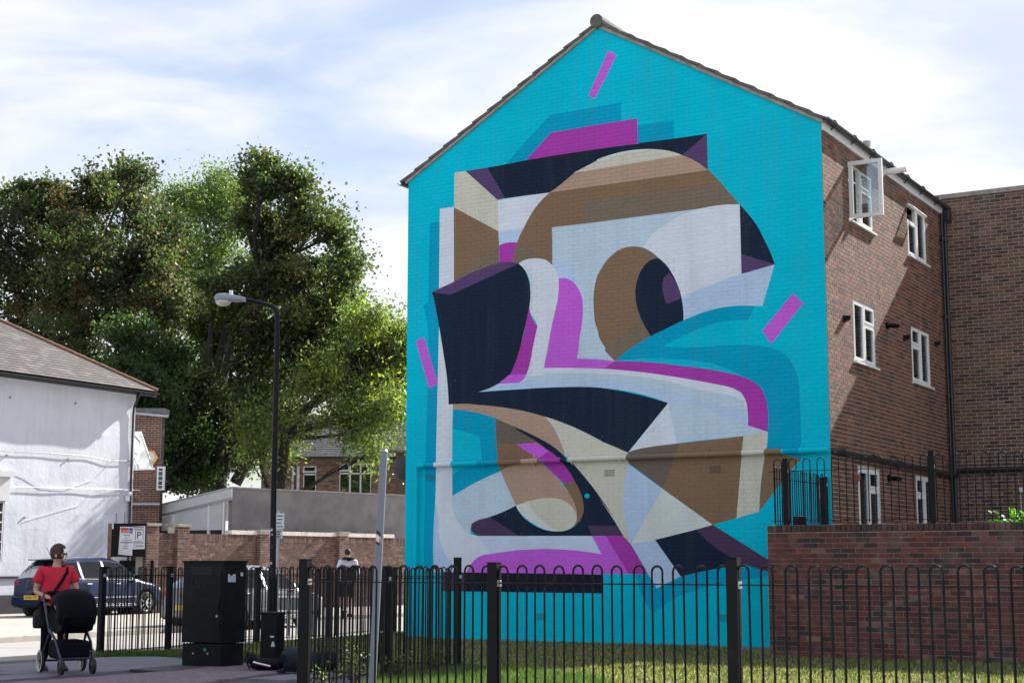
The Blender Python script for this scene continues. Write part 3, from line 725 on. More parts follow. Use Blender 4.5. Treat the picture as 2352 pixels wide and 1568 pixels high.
# fascia and gutter along the side eave, gutter end at the left eave
q = MB(); q.frame(C0, B, NS, -.0, SL+.3, ZE-.16, ZE+.06, .01, .05); q.build('fascia_board', m_whited, block)
def gutter(O, U, N, L_, z, n):
    q = MB(); K = 8; ring = [(math.cos(math.pi+math.pi*i/K)*.06, math.sin(math.pi+math.pi*i/K)*.06) for i in range(K+1)]; ring += [(x*.9, y*.9) for x, y in reversed(ring)]
    vs_ = [O+N*(n+a)+Z*(z+b) for a, b in ring]; q.prism(vs_, U*L_); return q
gutter(SP(-.12, 0, 0), B, NS, SL+.25, ZE+.03, .115).build('gutter', m_gutter, block)
for i in range(7):
    q = MB(); q.tube([SP(.35+i*1.12, ZE+.03, .115-.0), SP(.40+i*1.12, ZE+.03, .115)], .068, 10); q.tube([SP(.37+i*1.12, ZE-.03, .115), SP(.37+i*1.12, ZE-.08, .05)], .012, 6); q.build('gutter_bracket', m_gutter, block)
gutter(OM-B*.12, B, -NS, SL+.2, ZE-.02, .14).build('gutter', m_gutter, block)
# roof: courses of tiles on both slopes; the verge tile of each course is its own piece
ang = math.atan2(ZA-ZE, WG/2); ns = 13; over = .12
rl = (WG/2+over)/math.cos(ang); step = rl/ns
for side in (0, 1):
    d = (UM if side == 0 else -UM); O = (OM if side == 0 else C0)
    up = d*math.cos(ang)+Z*math.sin(ang); nn = -d*math.sin(ang)+Z*math.cos(ang)
    base = O+Z*ZE-d*over-Z*over*math.tan(ang)
    body = MB()
    for i in range(ns):
        s0 = i*step; s1 = s0+step+.05
        for (b0, b1, tgt) in ((-.07, .26, 'v'), (.26, SL+4, 'r')):
            q = MB() if tgt == 'v' else body
            vs_ = []
            for b_ in (b0, b1):
                for (s, n) in ((s0, .035), (s1, .008), (s1, .052), (s0, .085)): vs_.append(base+up*s+nn*(n+.02)+B*b_)
            q.add(vs_, [(0, 1, 2, 3), (7, 6, 5, 4), (0, 4, 5, 1), (1, 5, 6, 2), (2, 6, 7, 3), (3, 7, 4, 0)])
            if tgt == 'v': q.build('verge_tile', m_tile, block)
    body.build('roof_tiles', m_tile, block, kind='stuff')
    q = MB(); vs_ = []
    for b_ in (-.045, .0): 
        for (s, n) in ((.08, -.02), (rl, -.02), (rl, .04), (.08, .04)): vs_.append(base+up*s+nn*n+B*b_)
    q.add(vs_, [(0, 1, 2, 3), (7, 6, 5, 4), (0, 4, 5, 1), (1, 5, 6, 2), (2, 6, 7, 3), (3, 7, 4, 0)]); q.build('verge_mortar', m_stone, block)
apex = (OM+C0)/2+Z*(ZA+.09)
for i in range(6):
    q = MB(); q.tube([apex+B*(-.1+.42*i), apex+B*(.34+.42*i)], .135, 12); q.build('ridge_tile', m_tile, block)
q = MB(); q.tube([apex+B*2.42, apex+B*(SL+4)], .13, 12); q.build('ridge_tiles', m_tile, block)
# other outer walls, so that the block is solid from the side
q = MB(); P1 = OM; P2 = OM+B*(SL+4); P3 = C0+B*(SL+4)
q.add([P1, P2, P2+Z*ZE, P1+Z*ZE], [(0, 1, 2, 3)]); q.add([P2, P3, P3+Z*ZE, (P2+P3)/2+Z*ZA, P2+Z*ZE], [(0, 1, 2, 3, 4)]); q.build('rear_wall', m_mortar, block)
px_, pz_ = sidep(1990, 330); q = MB(); fb = onplane(1991, 335, C0+A*1.5, NS); q.tube([fb-Z*.6, fb], .06, 12); q.tube([fb, fb+Z*.1], .085, 12); q.build('metal_flue', m_ggrey, block)

# wing on the right, flat roofed
WJ = C0+B*SL; UW = -A
def wingp(x, y):
    p = onplane(x, y, WJ, NM); return ((p-WJ).dot(UW), p.z)
_, wz = wingp(2250, 438)
print('wing top', wz)
wing = thing('flat_roofed_wing', 'dark brick flat roofed wing with stone coping behind the railings at right', 'building', tuple(WJ))
PALW = [(4, (.12, .068, .048)), (3, (.155, .09, .06)), (2, (.05, .036, .035)), (1.1, (.19, .125, .08)), (1.4, (.11, .045, .036))]
brickwall(wing, WJ-UW*1.0, UW, NM, 8.0, wz-.1, .0765, .229, PALW, m_brick, m_mortar, seed=21, backing='front_wall', uoff=.05)
q = MB(); q.frame(WJ-UW*1.05, UW, NM, 0, 8.1, wz-.1, wz, -.25, .05); q.build('parapet_coping', m_stone, wing)
q = MB(); O_ = WJ-UW*1.0; q.frame(O_, UW, NM, 7.999, 7.94, 0, wz-.1, -6, -.004); q.frame(O_, UW, NM, 0, 8.0, wz-.6, wz-.5, -6, -.05); q.frame(O_, UW, NM, 0, .05, 0, wz-.1, -6, -.1); q.build('outer_wall', m_mortar, wing)
zp = wingp(2300, 1078)[1]; q = MB(); q.tube([WJ+UW*.0+NM*.08+Z*zp, WJ+UW*6.9+NM*.08+Z*(zp+.02)], .055, 10)
for i in range(4): q.tube([WJ+UW*(.7+1.6*i)+NM*.08+Z*zp, WJ+UW*(.78+1.6*i)+NM*.08+Z*zp], .07, 10)
q.build('waste_pipe', m_gutter, wing)
u_, z_ = wingp(2345, 1125); q = MB(); q.bbox(WJ+UW*u_+NM*.06+Z*z_, (.09, .1, .12), .02); q.tube([WJ+UW*u_+NM*.06+Z*z_, WJ+UW*u_+NM*.06+Z*(z_-.8)], .012, 6); q.build('wall_light', m_ggrey, wing)
# ------------------------------------------------------------------ ground, road, pavements, lawn
def flat(name, poly, z, mat, z0=None, kind='structure', parent=None):
    q = MB(); n = len(poly)
    if z0 is None: q.add([(x, y, z) for x, y in poly], [tuple(range(n))])
    else: q.prism([(x, y, z0) for x, y in poly], (0, 0, z-z0))
    return q.build(name, mat, parent, kind=kind)
g_ = flat('ground', [(-400, -60), (400, -60), (400, 700), (-400, 700)], -.16, m_earth)
ROADZ = -.1
bx, by = B.x, B.y
# near edge of the road runs along the far railings, far kerb some 6 m beyond
RN = [Vector((-6.5, 24.6, 0)), Vector((-4.75, 28.6, 0)), Vector((-3.2, 31.5, 0)), Vector((-1.9, 34.2, 0))]
RN = [RN[0]-B*40]+RN+[RN[-1]+B*60]
RF = [Vector((-9.9, 30.2, 0)), Vector((-7.5, 35.5, 0)), Vector((-5.3, 43.0, 0)), Vector((-3.26, 46.3, 0))]
RF = [RF[0]-B*40]+RF+[RF[-1]+B*60]
flat('road', [(p.x, p.y) for p in RN]+[(p.x, p.y) for p in reversed(RF)], ROADZ, m_road)
# far side: pavement and forecourt
far = flat('far_pavement', [(p.x, p.y) for p in RF]+[(60, 140), (-120, 140), (-120, 0)], .0, m_slabf if 'm_slabf' in globals() else M_('worn_forecourt', (.36, .33, .3), .9, noise=.12, nscale=4, bump=.2, dirt=(.15, .14, .13, .5), dscale=.8), -.155)
def kerbs(line, side, name, parent, zt=.012, lab=None):
    pts = line; acc = 0
    proto = None
    for a, b in zip(pts, pts[1:]):
        L_ = (b-a).length; d = (b-a)/L_; n = Vector((-d.y, d.x, 0))*side
        k = max(1, int(L_/.91)); 
        for i in range(k):
            m = a+d*((i+.5)*L_/k)
            x, y = proj(m)
            if m.y < 8 or not (-200 < x < 2500): continue
            if proto is None:
                q = MB(); q.bbox((0, 0, 0), (.9, .14, .16), .015); proto = q.mesh('kerb_stone', m_kerb)
            o = bpy.data.objects.new('kerb_stone', proto); COL.objects.link(o); attach(o, parent)
            o.location = m+n*.075+Z*(zt-.08); o.rotation_euler = (0, 0, math.atan2(d.y, d.x))
kerbs(RF, 1, 'kerb_stone', far)
# near pavement where the woman walks, with slabs laid as pieces
FA = gp(229, 1499); FB = gp(386, 1494); FM = Vector((-1.75, 13.2, 0))
PV = [((RN[1]-B*0).x, RN[1].y)][:0]+[(RN[0].x, RN[0].y), (RN[1].x, RN[1].y), (FB.x-.35, FB.y+.15), (-3.6, 22.9), (-1.75, 20.3), (-2.0, 17.2), (-1.9, 13.6), (-1.9, 12.0), ((RN[0]-B*15).x, (RN[0]-B*15).y)]
pave = flat('pavement', PV, -.035, m_tarmac, -.155)
kerbs([RN[0], RN[1]], -1, 'kerb_stone', pave)
rng = random.Random(3)
protos = []
for k in range(5):
    g = rng.uniform(.9, 1.1); q = MB(); q.bbox((0, 0, 0), (.594, .894, .05), .006, col=(.165*g, .165*g, .195*g)); protos.append(q.mesh('paving_slab', m_slab))
band = [gp(*p) for p in ((-60, 1571), (300, 1547), (490, 1527), (575, 1521), (640, 1529), (640, 1542), (300, 1590), (-60, 1640))]
bandp = [(p.x, p.y) for p in band]
cnt = 0
PVp = PV
for i in range(-40, 60):
    for j in range(-30, 50):
        c = Vector((-6.9, 22.2, 0))+A*(i*.6+.0)+B*(j*.9+(.45 if i % 2 else 0))
        if not (inside((c.x, c.y), PVp)): continue
        x, y = proj(c)
        if not (-60 < x < 900 and 1440 < y < 1640): continue
        cs = [c+A*a+B*b for a in (-.3, .3) for b in (-.45, .45)]
        if any(not inside((p.x, p.y), PVp) for p in cs): continue
        if any(inside((p.x, p.y), bandp) for p in cs+[c]) or any(inside((q[0], q[1]), [(cs[0].x, cs[0].y), (cs[1].x, cs[1].y), (cs[3].x, cs[3].y), (cs[2].x, cs[2].y)]) for q in bandp): continue
        if y > 1562: continue
        o = bpy.data.objects.new('paving_slab', rng.choice(protos)); COL.objects.link(o); attach(o, pave)
        o.location = c+Z*(-.025+rng.uniform(-.002, .002)); o.rotation_euler = (0, 0, YAW+math.pi/2+math.pi/2 if False else math.atan2(A.y, A.x)); cnt += 1
print('slabs', cnt)
# red block band
m_block = M_('red_paving_block', rough=.9, attr=True, noise=.15, nscale=14, bump=.2)
bp = []
for k in range(6):
    g = rng.uniform(.85, 1.15); q = MB(); q.bbox((0, 0, 0), (.193, .093, .05), .005, col=(.18*g, .135*g, .155*g)); bp.append(q.mesh('paving_block', m_block))
bl = []
for i in range(-60, 60):
    for j in range(-60, 90):
        c = Vector((-5.0, 21.6, 0))+A*(i*.1)+B*(j*.2+(.1 if i % 2 else 0))
        if inside((c.x, c.y), bandp):
            x, y = proj(c)
            if -20 < x < 700 and y < 1580: bl.append((c.y, c))
bl.sort(key=lambda t: t[0]); restb = MB()
for k, (_, c) in enumerate(bl):
    if k < 300:
        o = bpy.data.objects.new('paving_block', rng.choice(bp)); COL.objects.link(o); attach(o, pave)
        o.location = c+Z*(-.022+rng.uniform(-.002, .002)); o.rotation_euler = (0, 0, math.atan2(B.y, B.x))
    else:
        g = rng.uniform(.85, 1.15); restb.box(c+Z*-.022, (.193, .093, .05), Matrix.Rotation(math.atan2(B.y, B.x), 3, 'Z'), (.18*g, .135*g, .155*g))
if restb.v: restb.build('block_paving', m_block, pave, kind='stuff')
print('blocks', len(bl))
# dark service cover in the slabs
cvp = [gp(*p, z=.004) for p in ((300, 1536), (400, 1526), (480, 1530), (380, 1541))]
q = MB(); q.prism([Vector((p.x, p.y, -.03)) for p in cvp], (0, 0, .036)); mcv = q.build('manhole_cover', M_('cast_iron', (.05, .05, .052), .7, bump=.5, bscale=90), pave)
# road markings (double line by the near edge)
for off in (.35, .62):
    q = MB()
    for a, b in zip(RN[1:4], RN[2:5]):
        d = (b-a).normalized(); n = Vector((-d.y, d.x, 0))
        q.add([a+n*off+Z*(ROADZ+.004), b+n*off+Z*(ROADZ+.004), b+n*(off+.08)+Z*(ROADZ+.004), a+n*(off+.08)+Z*(ROADZ+.004)], [(0, 1, 2, 3)])
    q.build('road_marking', m_line, bpy.data.objects['road'])
# lawn: inside the railings up to the building and the retaining wall
LW = [(RN[1].x+.05, RN[1].y), (RN[2].x, RN[2].y), (RN[3].x, RN[3].y), (RN[4].x, RN[4].y), (1, 39), (14, 30), (14, 11), (-1.75, 11), (-1.75, 13.4), (-1.9, 17.2), (-1.65, 20.3), (-3.5, 22.9), (FB.x-.3, FB.y+.1)]
lawn = flat('lawn', LW, -.01, m_soil, -.155)
# upper terrace behind the retaining wall
RW0 = Vector((3.95, 24.4, 0)); RWN = Vector((NM.x, NM.y, 0)); RWU = -A; RWH = 1.98
def rwp(x, y):
    p = onplane(x, y, RW0, RWN); return ((p-RW0).dot(RWU), p.z)
tw = [RW0-RWN*.25+RWU*.1, RW0-RWN*.25+RWU*9, RW0-RWN*12+RWU*9, RW0-RWN*12+RWU*.1]
q = MB()
e1 = RW0-RWN*.25+RWU*.1; tt = (C0-e1).dot(RWN)
top = [e1, RW0-RWN*.25+RWU*9, RW0-RWN*10.5+RWU*9, C0+B*SL, C0, C0+A*1.1]
q.prism([Vector((p.x, p.y, -.1)) for p in top], (0, 0, 1.9)); terr = q.build('terrace', m_soil, kind='structure')

# grass blades
def blades(name, regions, n, hmin, hmax, seed, cols, parent=None, kind='stuff', cull=True, w=.008):
    r = np.random.default_rng(seed); pts = []
    for poly, z, wgt in regions:
        xs = [p[0] for p in poly]; ys = [p[1] for p in poly]; k = int(n*wgt); got = 0
        while got < k:
            x = r.uniform(min(xs), max(xs)); y = r.uniform(min(ys), max(ys))
            if inside((x, y), poly):
                pts.append((x, y, z)); got += 1
    P = np.array(pts); m = len(P)
    # small clumps
    a = r.uniform(0, 2*np.pi, m); h = r.uniform(hmin, hmax, m); lean = r.uniform(0, .7, m)*h; b = r.uniform(0, 2*np.pi, m)
    ww = w*r.uniform(.7, 1.4, m)*(1+P[:, 1]/40)
    ca, sa = np.cos(a)*ww, np.sin(a)*ww
    v0 = P+np.stack([ca, sa, 0*ca], 1); v1 = P-np.stack([ca, sa, 0*ca], 1); v2 = P+np.stack([np.cos(b)*lean, np.sin(b)*lean, h], 1)
    V = np.stack([v0, v1, v2], 1).reshape(-1, 3)
    return tri_mesh(name, V, np.arange(3*m).reshape(-1, 3), np.array(cols)[r.integers(0, len(cols), m)]*r.uniform(.7, 1.25, (m, 1)), m_grass, parent, kind)
def tri_mesh(name, V, Fc, C, mat, parent, kind, fn=3):
    me = bpy.data.meshes.new(name); me.vertices.add(len(V)); me.vertices.foreach_set('co', V.astype(np.float32).ravel())
    m = len(Fc); me.loops.add(m*fn); me.loops.foreach_set('vertex_index', Fc.astype(np.int32).ravel())
    me.polygons.add(m); me.polygons.foreach_set('loop_start', np.arange(0, m*fn, fn, dtype=np.int32)); me.polygons.foreach_set('loop_total', np.full(m, fn, dtype=np.int32))
    me.update(calc_edges=True); me.materials.append(mat)
    ca = me.color_attributes.new('tint', 'FLOAT_COLOR', 'CORNER')
    cc = np.concatenate([np.repeat(C, fn, 0), np.ones((m*fn, 1))], 1).astype(np.float32); ca.data.foreach_set('color', cc.ravel())
    o = bpy.data.objects.new(name, me); COL.objects.link(o); attach(o, parent)
    if kind: o['kind'] = kind
    return o
gcols = [(.09, .115, .04), (.12, .135, .055), (.2, .185, .085), (.27, .235, .125), (.06, .09, .035)]
lush = [(.055, .11, .025), (.065, .12, .03), (.04, .08, .022), (.11, .14, .045)]
lawnpoly = [(-6.0, 25.2), (-3.2, 31.3), (-1.9, 34), (-1.6, 30.6), (-1.9, 30.0), (3.4, 27.4), (4.0, 24.3), (7.6, 22.3), (6.5, 16), (2, 15.5), (-1.7, 16.5), (-1.6, 20.4), (-3.4, 23.0)]
tag(blades('grass', [(lawnpoly, -.01, 1)], 60000, .02, .06, 1, gcols), 'short dry grass growing over the fenced lawn below the mural', 'grass')
strip = [(-1.75, 16.2), (1.5, 15.2), (1.0, 20.0), (-.7, 21.5), (-1.7, 20.2)]
tag(blades('long_grass', [(strip, -.01, .8), ([(-6.4, 24.2), (-5.3, 24.9), (-3.4, 23.2), (-3.7, 22.8), (-5.5, 24.3), (-6.3, 24.0)], -.02, .35)], 16000, .04, .12, 2, lush, w=.006), 'longer lush green grass along the foot of the railings', 'grass')

# ------------------------------------------------------------------ bow top railings
def railing(name, label, group, pts, posts, h=1.33, pitch=.166, bar=.0088, ptop=.06, rails=(.13, None), base=0., bottom=.05, post_s=.041, bend=None):
    """one run of railing as a thing: posts, rails and hooped bars, each its own part"""
    root = thing(name, label, 'railing', tuple(pts[0]+Z*base), 0, group)
    proto = None
    for a, b in zip(pts, pts[1:]):
        L_ = (b-a).length; d = (b-a)/L_; k = max(1, round(L_/pitch)); p = L_/k
        q = MB(); hh = h-rails[0]
        q.frame(a+Z*base, d, Vector((-d.y, d.x, 0)), 0, L_, hh-.004, hh+.006, -.019, .019); q.build('top_rail', m_black, root)
        q = MB(); q.frame(a+Z*base, d, Vector((-d.y, d.x, 0)), 0, L_, bottom, bottom+.01, -.019, .019); q.build('bottom_rail', m_black, root)
        key = round(p, 4)
        q = MB(); r = p/4; path = [(-r, 0, bottom-.03)]+[(-r, 0, h-r)]+[(r*math.cos(t), 0, h-r+r*math.sin(t)) for t in [math.pi*(1-i/8) for i in range(1, 8)]]+[(r, 0, h-r), (r, 0, bottom-.03)]
        q.tube(path, bar, 6); me = q.mesh('hoop_bar', m_black)
        for i in range(k):
            o = bpy.data.objects.new('hoop_bar', me); COL.objects.link(o); attach(o, root)
            o.location = a+d*(p*(i+.5))+Z*base; r3 = random.Random(i*7+len(name)+int(a.x*10)); o.rotation_euler = (r3.uniform(-.007, .007), r3.uniform(-.006, .006), math.atan2(d.y, d.x)+r3.uniform(-.03, .03)); o.location.z += r3.uniform(-.004, .004)
    me = None
    for p_, th in posts:
        q = MB(); s = post_s; q.bbox((0, 0, (h+th)/2-.05), (s*2, s*2, h+th+.1), .006); q.box((0, 0, h+th+.004), (s*2.1, s*2.1, .008))
        o = q.build('post', m_blackd, root, world=False); 
        o.matrix_parent_inverse = Matrix.Translation(-wloc(root)); o.location = p_+Z*base; o.rotation_euler = (0, 0, math.atan2(A.y, A.x))
        c = MB(); c.box((-s-.004, 0, h-rails[0]), (.012, .05, .05)); cc = c.build('bracket', m_ggrey, o, world=False)
    return root
X2 = lambda x, Y: Vector(((x-1176)/F*Y*1.0, Y, 0))
# depth corrected: exact x for a post whose foot is at z 0
def foot(x, Y, y=1500):
    d = ray(x, y); return Vector((d.x/d.y*Y, Y, 0))
f0 = foot(698, 13.2); f1 = foot(1135, 12.05, 1450); f2 = foot(1687, 10.85, 1450)
dd = (f2-f0).normalized(); f0, f1, f2 = f0, f0+dd*((f1-f0).dot(dd)), f2
f3 = f2+dd*(f2-f1).length; f4 = f3+dd*(f2-f1).length
railing('railing', 'nearest run of black bow top railing crossing the foreground in front of the mural', 'bow top railings', [f0, f1, f2, f3, f4], [(f0, .05), (f1, .02), (f2, .05), (f3, .05), (f4, .05)], h=1.355)
a0 = foot(229, 24.4); a1 = foot(385, 24.9); a2 = foot(1050, 21.4, 1520)
am = a1+(a2-a1)*.25; am2 = a1+(a2-a1)*.5; am3 = a1+(a2-a1)*.75
railing('railing', 'long black railing behind the big cabinet, ending at the tall post before the mural', 'bow top railings', [a0, a1, am, am2, am3, a2], [(a0, .0), (a1, .0), (am, .0), (am3, -.01), (a2, .12)], h=1.345)
b1 = foot(590, 28.8, 1465); b2 = foot(757, 30.5, 1455); b3 = foot(905, 33.8, 1440)
railing('railing', 'farthest black railing along the road edge behind the long run', 'bow top railings', [a0+Vector((.02, .06, 0)), b1, b2, b3], [(b1, 0), (b2, .0), (b3, 0)], h=1.33)
c0 = foot(716, 18.4, 1545); c1 = foot(887, 19.9, 1540); c2 = a2+Vector((-.08, -.12, 0))
railing('railing', 'short middle run of black railing behind the leaning grey pole', 'bow top railings', [c0, c1, c2], [(c1, .02)], h=1.33)

# ------------------------------------------------------------------ retaining wall of dark red brick with its railings
rw = thing('retaining_wall', 'weathered dark red brick retaining wall at right with a railing on top', 'wall', tuple(RW0))
PALR = [(4, (.13, .038, .03)), (3, (.095, .032, .028)), (2.2, (.04, .022, .025)), (1, (.14, .04, .028)), (.35, (.17, .085, .07)), (.2, (.15, .1, .075))]
brickwall(rw, RW0, RWU, RWN, 9.0, RWH-.11, .0775, .232, PALR, m_brickw, m_mortard, seed=31, backing='wall_core', proud=.009)
q = MB(); q.frame(RW0, RWU, RWN, 0, 9, 0, RWH-.12, -.3, -.006); q.build('wall_body', m_mortard, rw)
q = MB(); q.frame(RW0+RWU*.0, B, A, .3, 2.6, 0, RWH-.1, -.2, .0); q.build('return_wall', m_mortard, rw)
protoc = []
rng = random.Random(8)
for k in range(6):
    g = rng.uniform(.7, 1.2); c = rng.choice([(.075, .035, .032), (.1, .045, .04), (.14, .09, .085), (.05, .035, .035)]); q = MB(); q.bbox((0, 0, 0), (.071, .25, .105), .008, col=tuple(x*g for x in c)); protoc.append(q.mesh('coping_brick', m_brickw))
for i in range(int(9/.0785)):
    o = bpy.data.objects.new('coping_brick', rng.choice(protoc)); COL.objects.link(o); attach(o, rw)
    o.location = RW0+RWU*(.04+i*.0785)-RWN*.113+Z*(RWH-.055+rng.uniform(-.003, .003)); o.rotation_euler = (0, 0, math.atan2(RWU.y, RWU.x)+rng.uniform(-.01, .01))
# railing above
UPH = 1.02
r0 = RW0+RWU*.02-RWN*.12; r1 = r0+RWU*rwp(1797, 1150)[0]; r2 = r0+RWU*rwp(2135, 1150)[0]; r3 = r2+(r2-r1)
railing('railing', 'black bow top railing standing on the red brick retaining wall', 'bow top railings', [r0, r1, r2, r3], [(r1, .0), (r2, .04)], h=UPH, pitch=.236, base=RWH-.0, bottom=.06, rails=(.19, None))
s0 = RW0+RWU*.05-RWN*.2; s1 = s0+B*2.35
railing('railing', 'short black railing running back from the wall corner to the mural', 'bow top railings', [s0, s1], [(s1, -.05)], h=UPH-.05, pitch=.19, base=RWH-.06, bottom=.05, rails=(.17, None), post_s=.055)
# young plants growing behind the wall
def plant(name, label, base, n, spread, h, seed, col, group=None, ls=.08, cat='plant'):
    root = thing(name, label, cat, tuple(base), 0, group)
    r = random.Random(seed); q = MB(); st = MB()
    for i in range(n):
        a = r.uniform(0, 6.28); rr = spread*math.sqrt(r.random()); tip = Vector((math.cos(a)*rr, math.sin(a)*rr, h*r.uniform(.55, 1)))
        st.tube([(tip.x*.2, tip.y*.2, 0), (tip.x*.6, tip.y*.6, tip.z*.6), tip], [.005, .004, .002], 4)
        for k in range(5):
            t = r.uniform(.35, 1); c = Vector((tip.x*t, tip.y*t, tip.z*t)); dv = Vector((r.uniform(-1, 1), r.uniform(-1, 1), r.uniform(-.3, .7))).normalized()*ls*r.uniform(.6, 1.3)
            sd = dv.cross(Vector((r.uniform(-1, 1), r.uniform(-1, 1), 1))).normalized()*ls*.35; g = r.uniform(.7, 1.3)
            q.add([c, c+dv*.5+sd, c+dv, c+dv*.5-sd], [(0, 1, 2, 3)], tuple(x*g for x in col))
    q.build('foliage', m_leaf, root, world=False, kind='stuff'); st.build('stem', m_bark, root, world=False, kind='stuff'); return root
for i, (x, lab) in enumerate(((2285, 'left bright green leafy plant peeping over the retaining wall'), (2325, 'right bright green leafy plant peeping over the retaining wall'))):
    p = RW0+RWU*rwp(x, 1200)[0]-RWN*.5+Z*1.8; plant('leafy_plant', lab, p, 16, .2, .38, 50+i, (.1, .26, .03), 'plants behind the retaining wall', .09)
for i, (x, y, Yd, lab) in enumerate(((735, 1540, 13.9, 'straggly seeding weeds at the foot of the big corner post'), (815, 1540, 18.2, 'tangle of dry weeds between the corner post and the grey pole'), (905, 1540, 19.2, 'weeds at the foot of the post right of the grey pole'), (1000, 1540, 20.6, 'thin weeds beside the foot of the tall railing post'))):
    plant('weed_clump', lab, foot(x, Yd, y), 26, .22, .55 if i < 2 else .35, 60+i, (.1, .13, .04), 'weeds by the railings', .04, 'weeds')
for i, (x, y, lab) in enumerate(((255, 1502, 'sunlit grass tuft at the foot of the left end post'), (320, 1504, 'sunlit grass tuft between the two left posts'), (400, 1504, 'grass tuft beside the second post, left of the big cabinet'), (575, 1512, 'grass tuft just right of the big cabinet'))):
    blv = gp(x, y); ro = blades('grass_tuft', [([(blv.x-.35, blv.y-.1), (blv.x+.35, blv.y-.1), (blv.x+.35, blv.y+.12), (blv.x-.35, blv.y+.12)], -.03, 1)], 420, .04, .14, 70+i, [(.09, .17, .02), (.06, .13, .02), (.14, .18, .04)], kind=None, w=.007)
    tag(ro, lab, 'grass tuft', 'grass tufts at the railing foot')
# lone wooden/black blocks by the upper railing
bb_ = RW0+RWU*.42-RWN*.3+Z*(RWH+.06); q = MB(); q.bbox((0, 0, 0), (.16, .16, .16), .01, Matrix.Rotation(.4, 3, 'Z')); o = q.build('kerb_block', m_blackd); o.location = bb_; tag(o, 'small black block on the wall beside the first upper railing post', 'block')
# ------------------------------------------------------------------ white rendered house on the left
W0 = foot(296, 50.0, 1390); NB = B.copy()
WD = -B                                   # the long wall runs from its far corner towards the camera
def whp(x, y):
    p = onplane(x, y, W0, NS); return ((p-W0).dot(WD), p.z)
ez = whp(322, 903)[1]; print('white eave', ez)
house = thing('white_house', 'white painted two storey house with slate hipped roof at the left edge', 'house', tuple(W0))
HP_ = lambda t, z, n: W0+WD*t+Z*z+NS*n
q = MB(); 
kk = 40
for i in range(kk):                       # slightly uneven render
    for j in range(14):
        t0, t1 = 14*i/kk, 14*(i+1)/kk; za, zb = ez*j/14, ez*(j+1)/14
        def wv(t, z): return .006*math.sin(t*3.1+z*1.7)+.005*math.sin(z*4.3-t*2.2)
        q.add([HP_(t0, za, wv(t0, za)), HP_(t1, za, wv(t1, za)), HP_(t1, zb, wv(t1, zb)), HP_(t0, zb, wv(t0, zb))], [(0, 1, 2, 3)])
ow = q.build('front_wall', m_wrender, house, sm=True)
q = MB(); q.add([W0, W0-NS*9, W0-NS*9+Z*ez, W0+Z*ez], [(0, 1, 2, 3)]); q.add([HP_(14, 0, -9), HP_(14, 0, 0), HP_(14, ez, 0), HP_(14, ez, -9)], [(0, 1, 2, 3)]); q.add([HP_(0, 0, -9), HP_(14, 0, -9), HP_(14, ez, -9), HP_(0, ez, -9)], [(0, 1, 2, 3)]); q.build('end_wall', m_wrender, house)
OV = .47; RA = math.radians(31)
E0 = W0-WD*OV+NS*OV+Z*(ez+.02)             # eave corner
run = 4.7
dirR = WD; upR = (-NS*math.cos(RA)+Z*math.sin(RA)); nR = NS*math.sin(RA)+Z*math.cos(RA)
SLR = run/math.cos(RA)
# slates: each course overlaps the one below
rng = random.Random(12); th = .2; tw_ = .3
pr = []
for k in range(8):
    g = rng.uniform(.7, 1.25); c = rng.choice([(.085, .077, .075), (.1, .088, .083), (.07, .064, .064)]); q = MB()
    a, b = tw_/2-.003, th+.045
    q.add([(-a, 0, .012), (a, 0, .012), (a, b, .0), (-a, b, .0), (-a, 0, .022), (a, 0, .022), (a, b, .008), (-a, b, .008)], [(4, 5, 6, 7), (0, 1, 5, 4), (1, 2, 6, 5), (3, 0, 4, 7)], tuple(x*g for x in c)); pr.append((q.mesh('slate', m_slate), tuple(x*g for x in c)))
tiles = []
Rt = Matrix((dirR, upR, dirR.cross(upR))).transposed()
sgn = 1 if dirR.cross(upR).z > 0 else -1
if sgn < 0: Rt = Matrix((-dirR, upR, (-dirR).cross(upR))).transposed()
for i in range(int(SLR/th)+1):
    s = i*th; lim = s*math.cos(RA)          # hip cuts back
    t = lim+(tw_/2 if i % 2 else tw_)*1.0
    while t < 12:
        p = E0+dirR*t+upR*s+nR*.03; x, y = proj(p); tiles.append((t, p, i, 0 < x+12 and x < 360)); t += tw_
tiles.sort(key=lambda w: (not w[3], (w[1]-CAM).length)); restt = MB()
roof = MB(); roof.add([E0, E0+dirR*14.5, E0+dirR*14.5+upR*SLR, E0+dirR*run+upR*SLR], [(0, 1, 2, 3)])
hipB = E0-NS*(9+2*OV)
roof.add([E0, E0+dirR*run+upR*SLR, E0+dirR*run-NS*(9+2*OV-run)+Z*run*math.tan(RA), hipB], [(0, 1, 2, 3)])
roof.add([hipB, hipB+dirR*14.5, hipB+dirR*14.5+NS*(9+2*OV-run-.0)*0+NS*run+Z*run*math.tan(RA), hipB+dirR*run+NS*run+Z*run*math.tan(RA)], [(0, 1, 2, 3)])
rf = roof.build('roof', m_slate, house)
for k, (t, p, i, vis) in enumerate(tiles):
    me, c = rng.choice(pr)
    if k < 300:
        o = bpy.data.objects.new('slate', me); COL.objects.link(o); attach(o, rf); o.location = p; o.rotation_euler = Rt.to_euler()
    else:
        M4 = Matrix.Translation(p) @ Rt.to_4x4(); a = tw_/2-.003; b = th+.045
        restt.add([(-a, 0, .022), (a, 0, .022), (a, b, .008), (-a, b, .008), (-a, 0, 0), (a, 0, 0)], [(0, 1, 2, 3), (4, 5, 1, 0)], c, 0, M4)
restt.build('slates', m_slate, rf, kind='stuff')
hd = (dirR*run+upR*SLR); hl = hd.length; hd = hd/hl; m_hip = M_('terracotta_ridge', (.21, .10, .065), .85, noise=.3, nscale=9, dirt=(.12, .1, .07, .7), dscale=5)
n_ = int(hl/.36)
